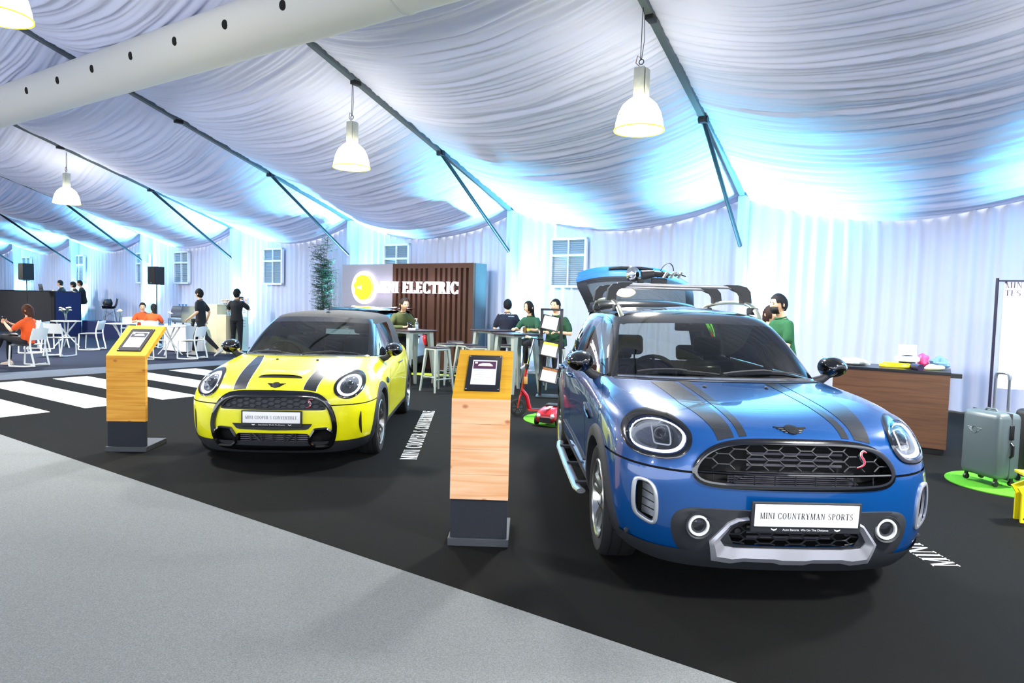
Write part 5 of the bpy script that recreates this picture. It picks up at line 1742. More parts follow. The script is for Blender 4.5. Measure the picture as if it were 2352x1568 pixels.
for s in (-1, 1): fk.tube([(0, s*.035, .118), (.015, s*.035, .20), (.03, s*.022, .28), (.045, 0, .31)], .011, 8)
fk.tube([(.045, 0, .29), (.085, 0, .52), (.115, 0, .70)], [.022, .021, .019], 10); fk.build('fork', m_scoot, sc)
MB().cyl((.112, 0, .68), (.205, 0, 1.08), .014, n=10).build('steering_tube', m_chrome, sc)
MB().cyl((.106, 0, .655), (.12, 0, .72), .028, n=12).build('clamp', m_blk, sc)
hb = MB().cyl((.10, -.13, 1.10), (.31, .13, 1.06), .013, n=8); hb.build('handlebar', m_chrome, sc)
MB().cyl((.10, -.13, 1.10), (.15, -.07, 1.09), .018, n=10).build('grip', mat('grip_cream', 'cfc9a8', .6), sc)
MB().cyl((.31, .13, 1.06), (.24, .045, 1.073), .018, n=10).build('grip', m_blk, sc)
MB().tube([(.055, 0, .36), (.12, 0, .28), (.15, 0, .16), (.17, 0, .10)], [.028, .03, .03, .03], 10).build('neck', m_scoot, sc)
MB().box((.42, 0, .095), (.56, .12, .03), .012).build('deck', m_scoot, sc)
MB().box((.42, 0, .112), (.50, .10, .006), .002).build('grip_tape', m_blk, sc)
MB().lathe([(.04, -.014), (.09, -.014), (.10, 0), (.09, .014), (.04, .014)], 24, axis='y', mx=Matrix.Translation((.76, 0, .10)), close=True).build('rear_tyre', m_tyre, sc)
MB().cyl((.36, .03, .085), (.42, .06, .0), .007, n=6).build('kick_stand', m_chrome, sc)
MB().box((.105, -.035, .50), (.05, .006, .10), .002).build('price_tag', mat('tag_kraft', 'b88a4a', .7), sc)
tc = empty('toy_car', (.53, 8.62, .009), math.radians(-20), 'small red toy car with a white stripe beside the scooter', 'toy car')
rows = []
for y, w, zb, zt in ((-.26, .10, .07, .12), (-.25, .125, .045, .155), (-.20, .14, .04, .19), (-.08, .145, .04, .22), (.08, .145, .04, .225), (.20, .14, .045, .21), (.27, .11, .06, .17)):
    rows.append([(w*c_, y, (zb+zt)/2+(zt-zb)/2*s_) for c_, s_ in [(abs(math.cos(t))**.6*(1 if math.cos(t) > 0 else -1), abs(math.sin(t))**.7*(1 if math.sin(t) > 0 else -1)) for t in [2*PI*i/24 for i in range(24)]]])
tcb = MB().grid(rows, True); n0 = len(tcb.v); tcb.f += [tuple(range(24)), tuple(range(n0-24, n0))]; tcb.mi += [0, 0]
tcb.build('toy_body', m_scoot, tc)
MB().prism([(-.085, .075), (-.06, .115), (.06, .115), (.085, .075), (.06, .055), (-.06, .055)], -.268, -.25, 'xz').build('toy_grille', m_blk, tc)
MB().box((0, -.09, .223), (.05, .30, .004), 0, Matrix.Rotation(0, 4, 'X')).build('toy_stripe', m_print, tc, 0)
MB().box((0, .06, .235), (.16, .14, .03), .012).build('toy_seat', m_blk, tc)
for sx in (-1, 1):
    MB().ball((sx*.09, -.25, .135), (.026, .02, .026), 12).build('toy_headlight', m_print, tc)
    for y in (-.16, .17): MB().lathe([(0, -.02), (.055, -.02), (.06, -.012), (.06, .012), (.055, .02), (0, .02)], 20, axis='x', mx=Matrix.Translation((sx*.14, y, .06))).build('toy_wheel', m_tyre, tc)

# ---------------------------------------------------------------- reception desk on the right
dk = empty('reception_desk', W(-.48, 9.03), WALL_ROT, 'walnut fronted reception desk with black top at the right', 'desk')
m_wal = mat('walnut_front', '5c3d28', 0.5, grain=('4a2f1e', (2, 2, 45), .3))
MB().box((0, -.335, .485), (1.16, .02, .83)).build('front_panel', m_wal, dk, 0)
MB().box((0, .0, .905), (1.17, .70, .03), .003).build('desk_top', mat('desk_top_black', '16171c', 0.3), dk, 0)
for s in (-1, 1): MB().box((s*.572, .01, .485), (.016, .66, .83)).build('side_panel', mat('desk_white', 'e4dfe8', 0.5), dk, 0)
MB().box((0, .0, .035), (1.12, .62, .07)).build('plinth', m_blk, dk, 0)
MB().box((0, .30, .485), (1.13, .02, .83)).build('back_panel', mat('desk_white', 'e4dfe8', 0.5), dk, 0)
sh = MB().box((.64, .30, .84), (.12, .10, .05), .004).build('side_shelf', m_blk, dk, 0)
def at_desk(x, y, z=.92): return W(-.48+x, 9.03+y, z)
def crumple(name, c, r, seed, m_, label, cat, amp=.35, rz=0.0):
    mb = MB(); mb.ball((0, 0, 0), r, 22)
    vs = []
    for p in mb.v:
        k = 1+amp*noise.noise(V((p[0]*14, p[1]*14, p[2]*20+seed)))
        z = max(p[2]*k, -r[2]*.9)
        vs.append((p[0]*k, p[1]*k, z))
    mb.v = vs
    lo = min(v[2] for v in vs)
    o = mb.build(name, m_, None, 25)
    o.location = V(c)+V((0, 0, -lo)); o.rotation_euler = (0, 0, rz)
    return tag(o, label, cat)
m_bag = mat('clear_bag', 'dfe8ea', 0.15, alpha=.55)
crumple('plastic_bag', at_desk(-.42, -.08), (.17, .12, .045), 3, m_bag, 'clear plastic bag lying at the left end of the desk', 'bag', .45, WALL_ROT)
crumple('folded_shirt', at_desk(-.40, -.02), (.13, .08, .02), 5, mat('folded_green', '3c5348', .8), 'folded dark green cloth inside the clear bag on the desk', 'cloth', .2, WALL_ROT)
ch = empty('charger_unit', at_desk(.15, .02), WALL_ROT, 'round white charger unit on a black foot on the desk', 'charger')
MB().lathe([(0, .0), (.10, .0), (.09, .02), (.085, .075), (0, .075)], 24).build('foot', m_blk, ch)
MB().lathe([(0, .075), (.12, .075), (.13, .09), (.13, .12), (.115, .135), (0, .135)], 28).build('housing', mat('charger_white', 'dfe3e4', .3), ch)
MB().lathe([(0, .136), (.06, .136), (.065, .142), (.05, .15), (0, .15)], 20).build('display', m_gloss, ch)
cab = MB()
pts = [at_desk(.05+.16*math.cos(t)*(1+.10*math.sin(t*3)), -.17+.10*math.sin(t), .932+.016*(t/6.28)) for t in [i*.35 for i in range(44)]]
cab.tube(pts, .011, 8)
tag(cab.build('charging_cable', mat('cable_yellow', 'e6dc12', .4)), 'coiled bright yellow charging cable on the desk', 'cable')
pg = MB().cyl(at_desk(.22, -.20, .955), at_desk(.30, -.30, .95), .036, .040, 14); pg.cyl(at_desk(.16, -.13, .95), at_desk(.22, -.20, .955), .022, .030, 12)
tag(pg.build('charging_plug', mat('plug_dark', '2c2440', .35)), 'dark round charging plug at the end of the yellow cable', 'plug')
ns = empty('notice_card', at_desk(.14, .235), WALL_ROT, 'white notice card standing upright on the desk', 'card')
MB().box((0, 0, .13), (.19, .004, .26), 0, Matrix.Rotation(-.1, 4, 'X')).build('card', mat('card_pinkish', 'efe4ea', .5), ns, 0)
MB().box((0, 0, .006), (.12, .08, .012), .002).build('card_foot', m_clear, ns)
l = MB(); l.box((0, -.0035, .155), (.09, .001, .006), 0, Matrix.Rotation(-.1, 4, 'X')); l.build('card_lettering', mat('card_grey', '9a94a0', .5), ns, 0)
crumple('pink_bag', at_desk(.31, .20), (.06, .06, .09), 9, mat('pink_plastic', 'e8447e', .35), 'crumpled bright pink bag behind the charger on the desk', 'bag', .4)
crumple('cable_bag', at_desk(.47, .17), (.085, .10, .075), 12, mat('bag_blue', '6d9cc0', .15, alpha=.75), 'clear bag with bluish cables at the right end of the desk', 'bag', .5)
crumple('cable_packet', at_desk(.42, -.14), (.11, .07, .035), 15, mat('bag_yellowish', 'd9dcae', .2, alpha=.8), 'clear packet with yellow tape beside the charging plug', 'packet', .4)
tag(MB().box((0, 0, .012), (.10, .07, .024), .004, Matrix.Translation(at_desk(-.07, .05, .92)) @ Matrix.Rotation(.3, 4, 'Z')).build('orange_box', mat('orange_card', 'e05a2a', .5)), 'small orange box behind the yellow cable on the desk', 'box')

# ---------------------------------------------------------------- suitcases, notice stand, yellow board at the right edge
def suitcase(loc, rz, m_, label, logo, h=.60, w=.40, d=.26):
    o = empty('suitcase', loc, rz, label, 'suitcase', 'rolling suitcases')
    zb = .075
    b = MB().box((0, 0, zb+h/2), (w, d, h), .055).build('shell', m_, o)
    MB().box((0, .0, zb+h/2), (w+.003, .012, h+.003), .05).build('zip_seam', mat('zip_dark', '30343a', .6), o)
    for k in range(3):
        x = -w*.30+w*.30*k
    for sx in (-1, 1):
        for sy in (-1, 1):
            wh = MB(); wh.lathe([(0, -.012), (.026, -.012), (.028, 0), (.026, .012), (0, .012)], 16, axis='x', mx=Matrix.Translation((sx*(w/2-.05), sy*(d/2-.045), .028+.008)))
            wh.cyl((sx*(w/2-.05), sy*(d/2-.045), .045), (sx*(w/2-.05), sy*(d/2-.045), .085), .016, n=10)
            wh.build('caster', m_blk, o)
    hs = MB()
    for s in (-1, 1): hs.cyl((s*.07, .09, zb+h-.01), (s*.07, .09, zb+h+.30), .011, n=8)
    t = hs.build('pull_rod', m_rimsilver, o)
    MB().tube(open_spline([(-.07, .09, zb+h+.29), (-.068, .09, zb+h+.335), (-.04, .09, zb+h+.35), (.04, .09, zb+h+.35), (.068, .09, zb+h+.335), (.07, .09, zb+h+.29)], 4), .015, 8).build('pull_handle', mat('handle_grey', '8d97a4', .3, metal=.5), o)
    MB().tube([(-.06, -.01, zb+h-.004), (-.045, -.01, zb+h+.018), (.045, -.01, zb+h+.018), (.06, -.01, zb+h-.004)], .010, 8).build('carry_handle', m_, o)
    # lock and side handle on the narrow side
    MB().box((w/2+.004, .0, zb+h*.72), (.012, .045, .13), .004).build('lock', m_blk, o)
    MB().tube([(w/2, .0, zb+h*.56), (w/2+.022, .0, zb+h*.53), (w/2+.022, .0, zb+h*.38), (w/2, .0, zb+h*.35)], .012, 8).build('side_handle', m_blk, o)
    if logo:
        lo = MB()
        y = -d/2-.001
        zc, xc_ = zb+h*.70, -.05
        lo.tube([(xc_+.026*math.cos(t), y, zc+.032*math.sin(t)) for t in [2*PI*i/20 for i in range(20)]], .003, 6, True)
        for s in (-1, 1):
            for k in range(4): lo.tube([(xc_+s*.028, y, zc+.016-.012*k), (xc_+s*(.075-.012*k), y, zc+.020-.012*k)], .0028, 6)
        lo.build('embossed_wings', m_, o)
    return o
suitcase((4.42, 6.10, .008), math.radians(-78), mat('suitcase_grey', '5d6a6e', 0.38, metal=.25), 'grey rolling suitcase with embossed wings on the green mat', True)
suitcase((4.90, 6.10, .0), math.radians(-80), mat('suitcase_black', '17181b', 0.5), 'black rolling suitcase cut off by the right edge behind the grey one', False, .62)
st = empty('notice_stand', (6.15, 8.55, 0), WALL_ROT, 'thin dark notice stand with hanging white sheet at the right edge', 'sign')
m_stand = mat('stand_purple_black', '221c34', .4, metal=.3)
for x in (0, .80): MB().cyl((x, 0, 0), (x, 0, 2.03), .018, n=10).build('post', m_stand, st)
for x in (0, .80): MB().box((x, 0, .012), (.05, .42, .024), .004).build('foot', m_stand, st)
MB().cyl((0, 0, 1.995), (.80, 0, 1.995), .009, n=8).build('top_bar', m_stand, st)
MB().box((.42, 0, 1.30), (.70, .004, 1.34)).build('sheet', mat('sheet_white', 'c8ccdf', .6), st, 0)
MB().lathe([(0, -.01), (.013, -.01), (.013, .01), (0, .01)], 12, axis='y', mx=Matrix.Translation((.09, -.006, 1.975))).build('clip', m_stand, st)
for txt, z, wd in (('MINI COUNTRYMAN', 1.905, .64), ('TEST DRIVE', 1.805, .42)):
    tb, tw = serif_text(txt.split(' ')[0], .072, .001, .13)
    tb.v = [(p[0]+.085+tw/2, p[1]-.003, p[2]+z) for p in tb.v]
    tb.build('notice_lettering', mat('notice_ink', '3a2a44', .5), st, 0)
yb = empty('yellow_board', (3.90, 4.95, 0), math.radians(-14), 'bright yellow folded board with rivets cut off by the right edge', 'board')
m_yb = mat('yellow_board', 'e6d90e', .5)
MB().prism([(-.04, .0), (.36, .0), (.36, .40), (.12, .36), (-.07, .26), (-.04, .21)], 0, .02, 'xz').build('front_sheet', m_yb, yb, 0)
MB().prism([(-.04, .0), (.36, .0), (.36, .40), (.12, .36), (-.07, .26), (-.04, .21)], .10, .12, 'xz').build('back_sheet', m_yb, yb, 0)
MB().box((.16, .06, .37), (.42, .14, .02), .004).build('ridge', m_yb, yb, 0)
for z in (.03, .17): MB().lathe([(0, -.004), (.006, -.003), (.007, 0)], 10, axis='y', mx=Matrix.Translation((-.02, 0, z))).build('rivet', m_blk, yb)
# ================================================================ cafe corner on the left
m_wplast = mat('white_plastic', 'e2e6e2', 0.5)
def chair_proto():
    o = empty('cafe_chair', (0, 0, 0))
    for s in (-1, 1):
        x = s*.215
        MB().tube([(x, -.22, .44), (x, -.235, .22), (x, -.245, .025)], [.017, .016, .017], 8).build('front_leg', m_wplast, o)
        MB().tube(open_spline([(x, -.245, .02), (x, -.12, .014), (x, .10, .014), (x, .27, .032)], 4), .017, 8).build('runner', m_wplast, o)
        MB().tube(open_spline([(x, .27, .02), (x, .225, .24), (x, .175, .45), (x*.98, .205, .62), (x*.95, .255, .79)], 4), [.018]*17, 8).build('rear_leg', m_wplast, o)
    rows = []
    for i in range(9):
        t = i/8
        rows.append([((-.235+.47*j/8), -.235+.43*t, .452-.022*math.sin(PI*j/8)*math.sin(PI*min(1, t*1.1))+.01*t) for j in range(9)])
    mb = MB(); mb.grid(rows); mb.grid([[(p[0], p[1], p[2]-.018) for p in r] for r in reversed(rows)]); mb.build('seat', m_wplast, o)
    rows = []
    for i in range(6):
        t = i/5
        z = .555+.245*t
        rows.append([((-.225+.45*j/10), .195+.06*t+.045*math.sin(PI*j/10), z-.02*(1-math.sin(PI*j/10))*(1 if i == 5 else 0)) for j in range(11)])
    mb = MB(); mb.grid(rows); mb.grid([[(p[0], p[1]+.016, p[2]) for p in r] for r in reversed(rows)]); mb.build('backrest', m_wplast, o)
    MB().cyl((-.21, .20, .05), (.21, .20, .05), .013, n=8).build('cross_rail', m_wplast, o)
    return o
ch0 = chair_proto()
chairs = [((-9.93, 13.72), -90, 'white plastic chair under the woman in orange with the phone'), ((-10.85, 16.05), 175, 'white plastic chair seen from behind, right of the woman with the phone'),
          ((-11.95, 16.7), -80, 'white plastic chair half hidden behind the back of the woman with the phone'), ((-12.55, 17.75), 180, 'small white plastic chair behind the flower table at the far left'),
          ((-11.35, 18.05), -80, 'white plastic chair left of the kiosk, between two flower tables'), ((-8.62, 15.95), 80, 'white plastic chair just right of the left kiosk top'),
          ((-7.78, 16.25), -95, 'white plastic chair in front of the legs of the walking man'), ((-11.05, 20.08), 25, 'bluish lit white chair under the man in orange'),
          ((-10.35, 19.22), 195, 'bluish lit white chair under the long-haired woman in orange'), ((-12.2, 21.3), 30, 'small bluish lit chair at the stage behind the middle flower table')]
for i, (xy, r, lab) in enumerate(chairs):
    o = ch0 if i == 0 else copy_tree(ch0)
    o.location = (xy[0], xy[1], .004)
    o.rotation_euler = (0, 0, math.radians(r))
    tag(o, lab, 'chair', 'white cafe chairs')
def table_proto():
    o = empty('cafe_table', (0, 0, 0))
    MB().lathe([(0, .715), (.36, .718), (.375, .725), (.378, .735), (.372, .742), (0, .744)], 40).build('table_top', m_wplast, o)
    for i in range(4):
        t = PI/4+i*PI/2
        MB().tube([(.24*math.cos(t), .24*math.sin(t), .715), (.05*math.cos(t+.5), .05*math.sin(t+.5), .43), (-.10*math.cos(t+PI+.3)*.8+0, -.10*math.sin(t+PI+.3)*.8, .36), (.31*math.cos(t+PI*.98), .31*math.sin(t+PI*.98), .0)][:2] + [(.31*math.cos(t+PI), .31*math.sin(t+PI), 0)], [.020, .022, .014], 8).build('leg', m_wplast, o)
    return o
tb0 = table_proto()
tabs = [((-12.5, 18.75), 'round white cafe table with flowers in front of the navy counter side'), ((-10.55, 18.05), 'round white cafe table with flowers behind the left kiosk'),
        ((-8.82, 17.25), 'round white cafe table with a flower, right of the left kiosk'), ((-10.64, 19.72), 'round cafe table where the couple in orange sits'), ((-11.6, 13.9), 'round white table cut off by the left edge of the picture')]
m_vase = glass_mat('vase_glass', 'e6f2fa', .08, 1.0)
m_petal = mat('cream_petal', 'efe6cf', .6)
m_petal2 = mat('peach_petal', 'e8c6a2', .6)
m_leaf = mat('leaf_green', '4c6a3a', .6)
def bouquet(o, z, n, spread, m_p, seed, r=.026):
    rnd = random.Random(seed)
    st = MB(); lf = MB()
    for i in range(n):
        t, d = rnd.uniform(0, 2*PI), spread*math.sqrt(rnd.uniform(.05, 1))
        p = V((d*math.cos(t), d*math.sin(t)*.8, z+rnd.uniform(.04, .13)))
        st.tube([(0, 0, z-.12), (p.x*.5, p.y*.5, z), tuple(p)], .003, 5)
        b = MB()
        for k in range(9):
            a = 2.4*k
            q = r*(.35+.09*k)
            b.ball((p.x+q*math.cos(a)*.8, p.y+q*math.sin(a)*.8, p.z+r*.7-q*.5), (r*.5, r*.5, r*.32), 6)
        b.build('blossom', m_p, o)
        lf.add([(p.x*.7, p.y*.7, p.z-.03), (p.x*.7+.03*math.cos(t+1), p.y*.7+.03*math.sin(t+1), p.z-.015), (p.x*.7+.055*math.cos(t+.6), p.y*.7+.055*math.sin(t+.6), p.z-.005), (p.x*.7+.03*math.cos(t+.2), p.y*.7+.03*math.sin(t+.2), p.z-.02)], [(0, 1, 2, 3)])
    st.build('stems', m_leaf, o); lf.build('leaves', m_leaf, o, 0)['kind'] = 'stuff'
vase_labels = ['tall glass vase of cream flowers on the table before the navy counter', 'tall glass vase with pale flowers on the table behind the left kiosk', 'slim glass vase with a single pale bloom beside the orange couple']
for i, (xy, lab) in enumerate(tabs):
    o = tb0 if i == 0 else copy_tree(tb0)
    o.location = (xy[0], xy[1], .004)
    o.rotation_euler = (0, 0, .4*i)
    tag(o, lab, 'table', 'round white cafe tables')
    if i < 3:
        v = empty('flower_vase', (xy[0]-.02, xy[1], .748), 0, vase_labels[i], 'vase', 'flower vases on the cafe tables')
        MB().lathe([(.0, .004), (.034, .004), (.036, .20), (.038, .20), (.037, 0), (0, 0)], 18).build('vase', m_vase, v)
        MB().lathe([(0, .006), (.033, .006), (.034, .09), (0, .09)], 16).build('water', glass_mat('water', 'd8eef8', .05, .8), v)
        bouquet(v, .24, (8, 5, 2)[i], (.15, .08, .05)[i], m_petal, 5+i, .034)

# ---------------------------------------------------------------- stage, dark counter, speakers
m_navyblue = mat('navy_blue_board', '0a1f55', .7, var=(120, .2))
m_char = mat('charcoal_felt', '1b1c22', .95, bump=(250, .4), var=(160, .35))
o = MB().box((0, 0, 0), (4.6, .62, .55), 0, Matrix.Translation(W(-23.6, 12.14, .279)) @ Matrix.Rotation(WALL_ROT, 4, 'Z')).build('stage_riser', m_navyblue, None, 0)
tag(o, 'low navy blue stage riser along the back curtain at the left', 'stage')
dc = empty('media_counter', W(-26.05, 11.0), WALL_ROT, 'long charcoal counter with navy blue end panel at the far left', 'counter')
MB().box((-4.5, .03, .775), (9.0, .06, 1.55)).build('front_board', m_char, dc, 0)
MB().box((-.03, .47, .775), (.06, .82, 1.55)).build('end_panel', m_navyblue, dc, 0)
MB().box((-4.5, .30, 1.56), (9.0, .62, .03)).build('counter_top', m_blk, dc, 0)
def speaker(loc, rz, label, zc, base_z=0.0):
    o = empty('loudspeaker', loc, rz, label, 'loudspeaker', 'black loudspeakers on stands')
    w, h, d = .37, .56, .34
    MB().prism([(-w/2, -d/2), (w/2, -d/2), (w*.36, d/2), (-w*.36, d/2)], zc-h/2, zc+h/2, 'xy').build('cabinet', m_blk, o, 0)
    MB().box((0, -d/2-.006, zc), (w*.95, .012, h*.94), .005).build('grille', mat('speaker_grille', '0c0d10', .6, bump=(900, .5)), o)
    MB().box((0, -d/2-.014, zc-h*.40), (.07, .004, .018), 0).build('maker_plate', m_rimsilver, o, 0)
    MB().cyl((0, 0, base_z+.45), (0, 0, zc-h/2), .017, n=10).build('pole', m_blk, o)
    for i in range(3):
        t = i*2*PI/3+.5
        MB().cyl((0, 0, base_z+.55), (.45*math.cos(t), .45*math.sin(t), base_z+.01), .013, n=8).build('stand_leg', m_blk, o)
    return o
speaker((-16.75, 23.1, 0), math.radians(-32), 'black loudspeaker on a stand behind the charcoal counter', 2.21)
speaker((-11.16, 21.0, 0), math.radians(-28), 'black loudspeaker on a stand behind the couple in orange', 2.13)
# laptop on the counter
lp = empty('laptop', W(-27.2, 11.22, 1.576), WALL_ROT+PI, 'open silver laptop standing on the charcoal counter', 'laptop')
MB().box((0, 0, .008), (.33, .23, .016), .004).build('keyboard_base', m_rimsilver, lp)
MB().box((0, .13, .145), (.33, .012, .23), .004, Matrix.Rotation(-.15, 4, 'X')).build('laptop_lid', m_rimsilver, lp)
# shell chair with a bag on the stage
sc2 = empty('shell_chair', W(-24.55, 12.12, .560), WALL_ROT-.6, 'black shell chair with wire legs on the stage beside the counter', 'chair')
rows = []
for i in range(11):
    t = i/10
    y = -.22+.40*min(1, t*1.6); z = .45+max(0, t-.55)*.75
    rows.append([((-.22+.44*j/8)*(1-.1*t), y+max(0, t-.55)*.12, z+.10*abs(j/4-1)**2.2*(1-.5*t)) for j in range(9)])
mb = MB(); mb.grid(rows); mb.grid([[(p[0], p[1]+.006, p[2]-.012) for p in r] for r in reversed(rows)]); mb.build('shell', m_blk, sc2)
for sx in (-1, 1):
    for sy in (-1, 1): MB().cyl((sx*.12, sy*.11, .45), (sx*.20, sy*.19, 0), .010, n=8).build('leg', m_rimsilver, sc2)
wr = MB()
for sx in (-1, 1): wr.cyl((sx*.14, -.13, .36), (sx*.18, .17, .14), .004, n=6); wr.cyl((sx*.18, -.17, .14), (sx*.14, .13, .36), .004, n=6)
wr.cyl((-.14, .13, .36), (.18, .17, .14), .004, n=6); wr.build('wire_brace', m_blk, sc2)
crumple('shoulder_bag', W(-24.6, 12.08, 1.03), (.15, .12, .17), 21, mat('bag_black', '101114', .5), 'black bag lying on the shell chair at the stage', 'bag', .35)

# ---------------------------------------------------------------- coffee bar
ct = empty('coffee_counter', W(-16.65, 10.98), WALL_ROT, 'cream coffee counter with a raised left part behind the walking man', 'counter')
m_cream = mat('cream_board', 'cfc9a6', .6, var=(80, .06))
MB().box((-.20, .25, .66), (.50, .50, 1.32), .004).build('tall_unit', m_cream, ct, 0)
MB().box((.25, .25, .515), (.40, .50, 1.03), .004).build('low_unit', m_cream, ct, 0)
MB().box((.25, .25, 1.036), (.41, .51, .012)).build('low_top', m_wplast, ct, 0)
v = empty('counter_vase', W(-16.35, 11.15, 1.044), 0, 'white tapered vase of peach roses on the coffee counter', 'vase')
MB().lathe([(0, 0), (.045, 0), (.05, .02), (.032, .10), (.055, .24), (.05, .24), (.03, .10), (0, .02)], 20).build('vase', m_vase, v)
bouquet(v, .27, 11, .16, m_petal2, 44, .045)
sk_t = empty('skirted_table', (-9.0, 18.35, .004), WALL_ROT, 'table with pleated white skirt under the coffee machine', 'table')
MB().box((0, 0, .735), (1.0, .55, .02), .004).build('table_top', m_wplast, sk_t)
rows = []
for z, f in ((.725, .0), (.5, .6), (.25, .85), (.03, 1.0)):
    r = []
    per = [(-.5, -.275), (.5, -.275), (.5, .275), (-.5, .275)]
    for i in range(4):
        (x0, y0), (x1, y1) = per[i], per[(i+1) % 4]
        n = 40 if i % 2 == 0 else 24
        for j in range(n):
            t = j/n
            k = .018*math.sin(j*PI/2)*f+.02*f
            nx, ny = (0, -1) if i == 0 else (1, 0) if i == 1 else (0, 1) if i == 2 else (-1, 0)
            r.append((x0+(x1-x0)*t+nx*k, y0+(y1-y0)*t+ny*k, z))
    rows.append(r)
MB().grid(rows, True).build('table_skirt', mat('skirt_cloth', 'e8ecf2', .8), sk_t, 180)
em = empty('coffee_machine', (-9.02, 18.33, .752), WALL_ROT, 'polished steel coffee machine with rounded front on the skirted table', 'coffee machine')
prof = [(-.18, .05), (-.20, .12), (-.205, .28), (-.19, .42), (-.15, .50), (.18, .50), (.18, .05)]
MB().prism(prof, -.24, .24, 'yz').build('machine_body', mat('polished_steel', 'aab6c2', .18, metal=.95), em, 30)
for x in (-.19, .19):
    for y in (-.12, .12): MB().cyl((x, y, 0), (x, y, .05), .018, n=10).build('machine_foot', m_blk, em)
MB().box((0, -.21, .20), (.46, .012, .03), .004).build('machine_band', m_blk, em)
for i in range(3):
    cp = MB().lathe([(.02, .0), (.034, .05), (.031, .05), (.018, .006)], 14, mx=Matrix.Translation(em.location+V((-.10+.09*i, .0, .501))), close=True).build('coffee_cup', mat('cup_blue', '2d6ea8', .4))
    tag(cp, ['left one of the three blue cups on top of the coffee machine', 'middle one of the three blue cups on top of the coffee machine', 'right one of the three blue cups on top of the coffee machine'][i], 'cup', 'blue cups on the coffee machine')
tt = empty('menu_totem', W(-16.82, 12.02), WALL_ROT+.1, 'slim white totem with a blue square panel next to the photographer', 'totem')
MB().box((0, 0, .755), (.21, .05, 1.50), .004).build('totem_board', m_wplast, tt, 0)
MB().box((0, 0, .01), (.30, .22, .02), .003).build('totem_foot', m_wplast, tt, 0)
MB().box((-.02, -.027, 1.38), (.12, .004, .13)).build('blue_panel', mat('totem_blue', '2f6cc0', .5), tt, 0)
tx = MB()
for z in (1.16, 1.09, .86, .78, .70): tx.box((-.02, -.027, z), (.10, .003, .016))
tx.build('totem_lettering', mat('totem_grey', '9aa0a8', .6), tt, 0)

# ---------------------------------------------------------------- slender tree beside the sign
tr = empty('potted_tree', W(-13.75, 12.15), 0, 'slender bamboo-like potted tree left of the lit sign', 'tree')
MB().lathe([(0, 0), (.17, 0), (.22, .40), (.20, .40), (.19, .36), (0, .36)], 24).build('pot', mat('pot_grey', '8d9096', .6), tr)
MB().lathe([(0, .34), (.195, .365), (0, .375)], 20).build('soil', mat('soil', '2e241c', .95), tr)
rnd = random.Random(11)
stems = []
mb = MB()
for i in range(5):
    x, y = rnd.uniform(-.07, .07), rnd.uniform(-.07, .07)
    top = V((rnd.uniform(-.12, .14), rnd.uniform(-.1, .1), 3.15-.22*i))
    pts = open_spline([(x, y, .36), (x*1.3, y*1.3, 1.2), (x+top.x*.6, y+top.y*.6, 2.1), top], 6)
    mb.tube(pts, [.014-.011*k/(len(pts)-1) for k in range(len(pts))], 6)
    stems.append(pts)
mb.build('stems', mat('bamboo_stem', '3c4a3c', .6), tr)
lf, tw_ = MB(), MB()
for pts in stems:
    for k in range(3, len(pts)):
        for q in range(10 if k > 6 else 5):
            p = pts[k-1].lerp(pts[k], rnd.random())
            t, l = rnd.uniform(0, 2*PI), rnd.uniform(.10, .34)
            e = p+V((l*math.cos(t), l*math.sin(t), rnd.uniform(-.05, .12)))
            tw_.tube([p, e], .0025, 4)
            for n in range(12):
                f = p.lerp(e, rnd.uniform(.3, 1.05))
                a, L = rnd.uniform(0, 2*PI), rnd.uniform(.05, .10)
                d = V((math.cos(a), math.sin(a), rnd.uniform(-.7, .2))).normalized()*L
                s = V((-math.sin(a), math.cos(a), rnd.uniform(-.4, .4)))*.007
                lf.add([f, f+d*.4+s, f+d, f+d*.4-s], [(0, 1, 2, 3)])
tw_.build('twigs', mat('bamboo_stem', '3c4a3c', .6), tr)['kind'] = 'stuff'
lf.build('foliage', mat('bamboo_leaf', '3f6b55', .5, var=(8, .35)), tr, 0)['kind'] = 'stuff'
# ================================================================ people
def remesh(mb, vox, it=3):
    me = bpy.data.meshes.new('tmp'); me.from_pydata(mb.v, [], mb.f)
    bm = bmesh.new(); bm.from_mesh(me); bmesh.ops.recalc_face_normals(bm, faces=bm.faces); bm.to_mesh(me); bm.free()
    o = bpy.data.objects.new('tmp', me); COL.objects.link(o)
    r = o.modifiers.new('r', 'REMESH'); r.mode = 'VOXEL'; r.voxel_size = vox
    s = o.modifiers.new('s', 'SMOOTH'); s.factor = .5; s.iterations = it
    dg = bpy.context.evaluated_depsgraph_get()
    out = bpy.data.meshes.new_from_object(o.evaluated_get(dg))
    r_ = MB()
    r_.add([tuple(v.co) for v in out.vertices], [tuple(p.vertices) for p in out.polygons])
    bpy.data.objects.remove(o); bpy.data.meshes.remove(me); bpy.data.meshes.remove(out)
    return r_
def capsule(mb, pts, rad, n=10):
    pts = [V(p) for p in pts]
    mb.tube(pts, list(rad), n)
    for p, r in zip(pts, rad): mb.ball(p, r*.985, n)
def torso(mb, secs, right):
    rows = []
    for i, (c, rx, ry) in enumerate(secs):
        c = V(c)
        up = (V(secs[min(i+1, len(secs)-1)][0])-V(secs[max(i-1, 0)][0])).normalized()
        f = up.cross(right).normalized()
        rows.append([c+right*rx*math.cos(t)+f*ry*math.sin(t) for t in [2*PI*k/16 for k in range(16)]])
    o = len(mb.v)
    mb.grid(rows, True)
    n = len(mb.v)
    mb.f += [tuple(range(o+15, o-1, -1)), tuple(range(n-16, n))]; mb.mi += [mb.m]*2
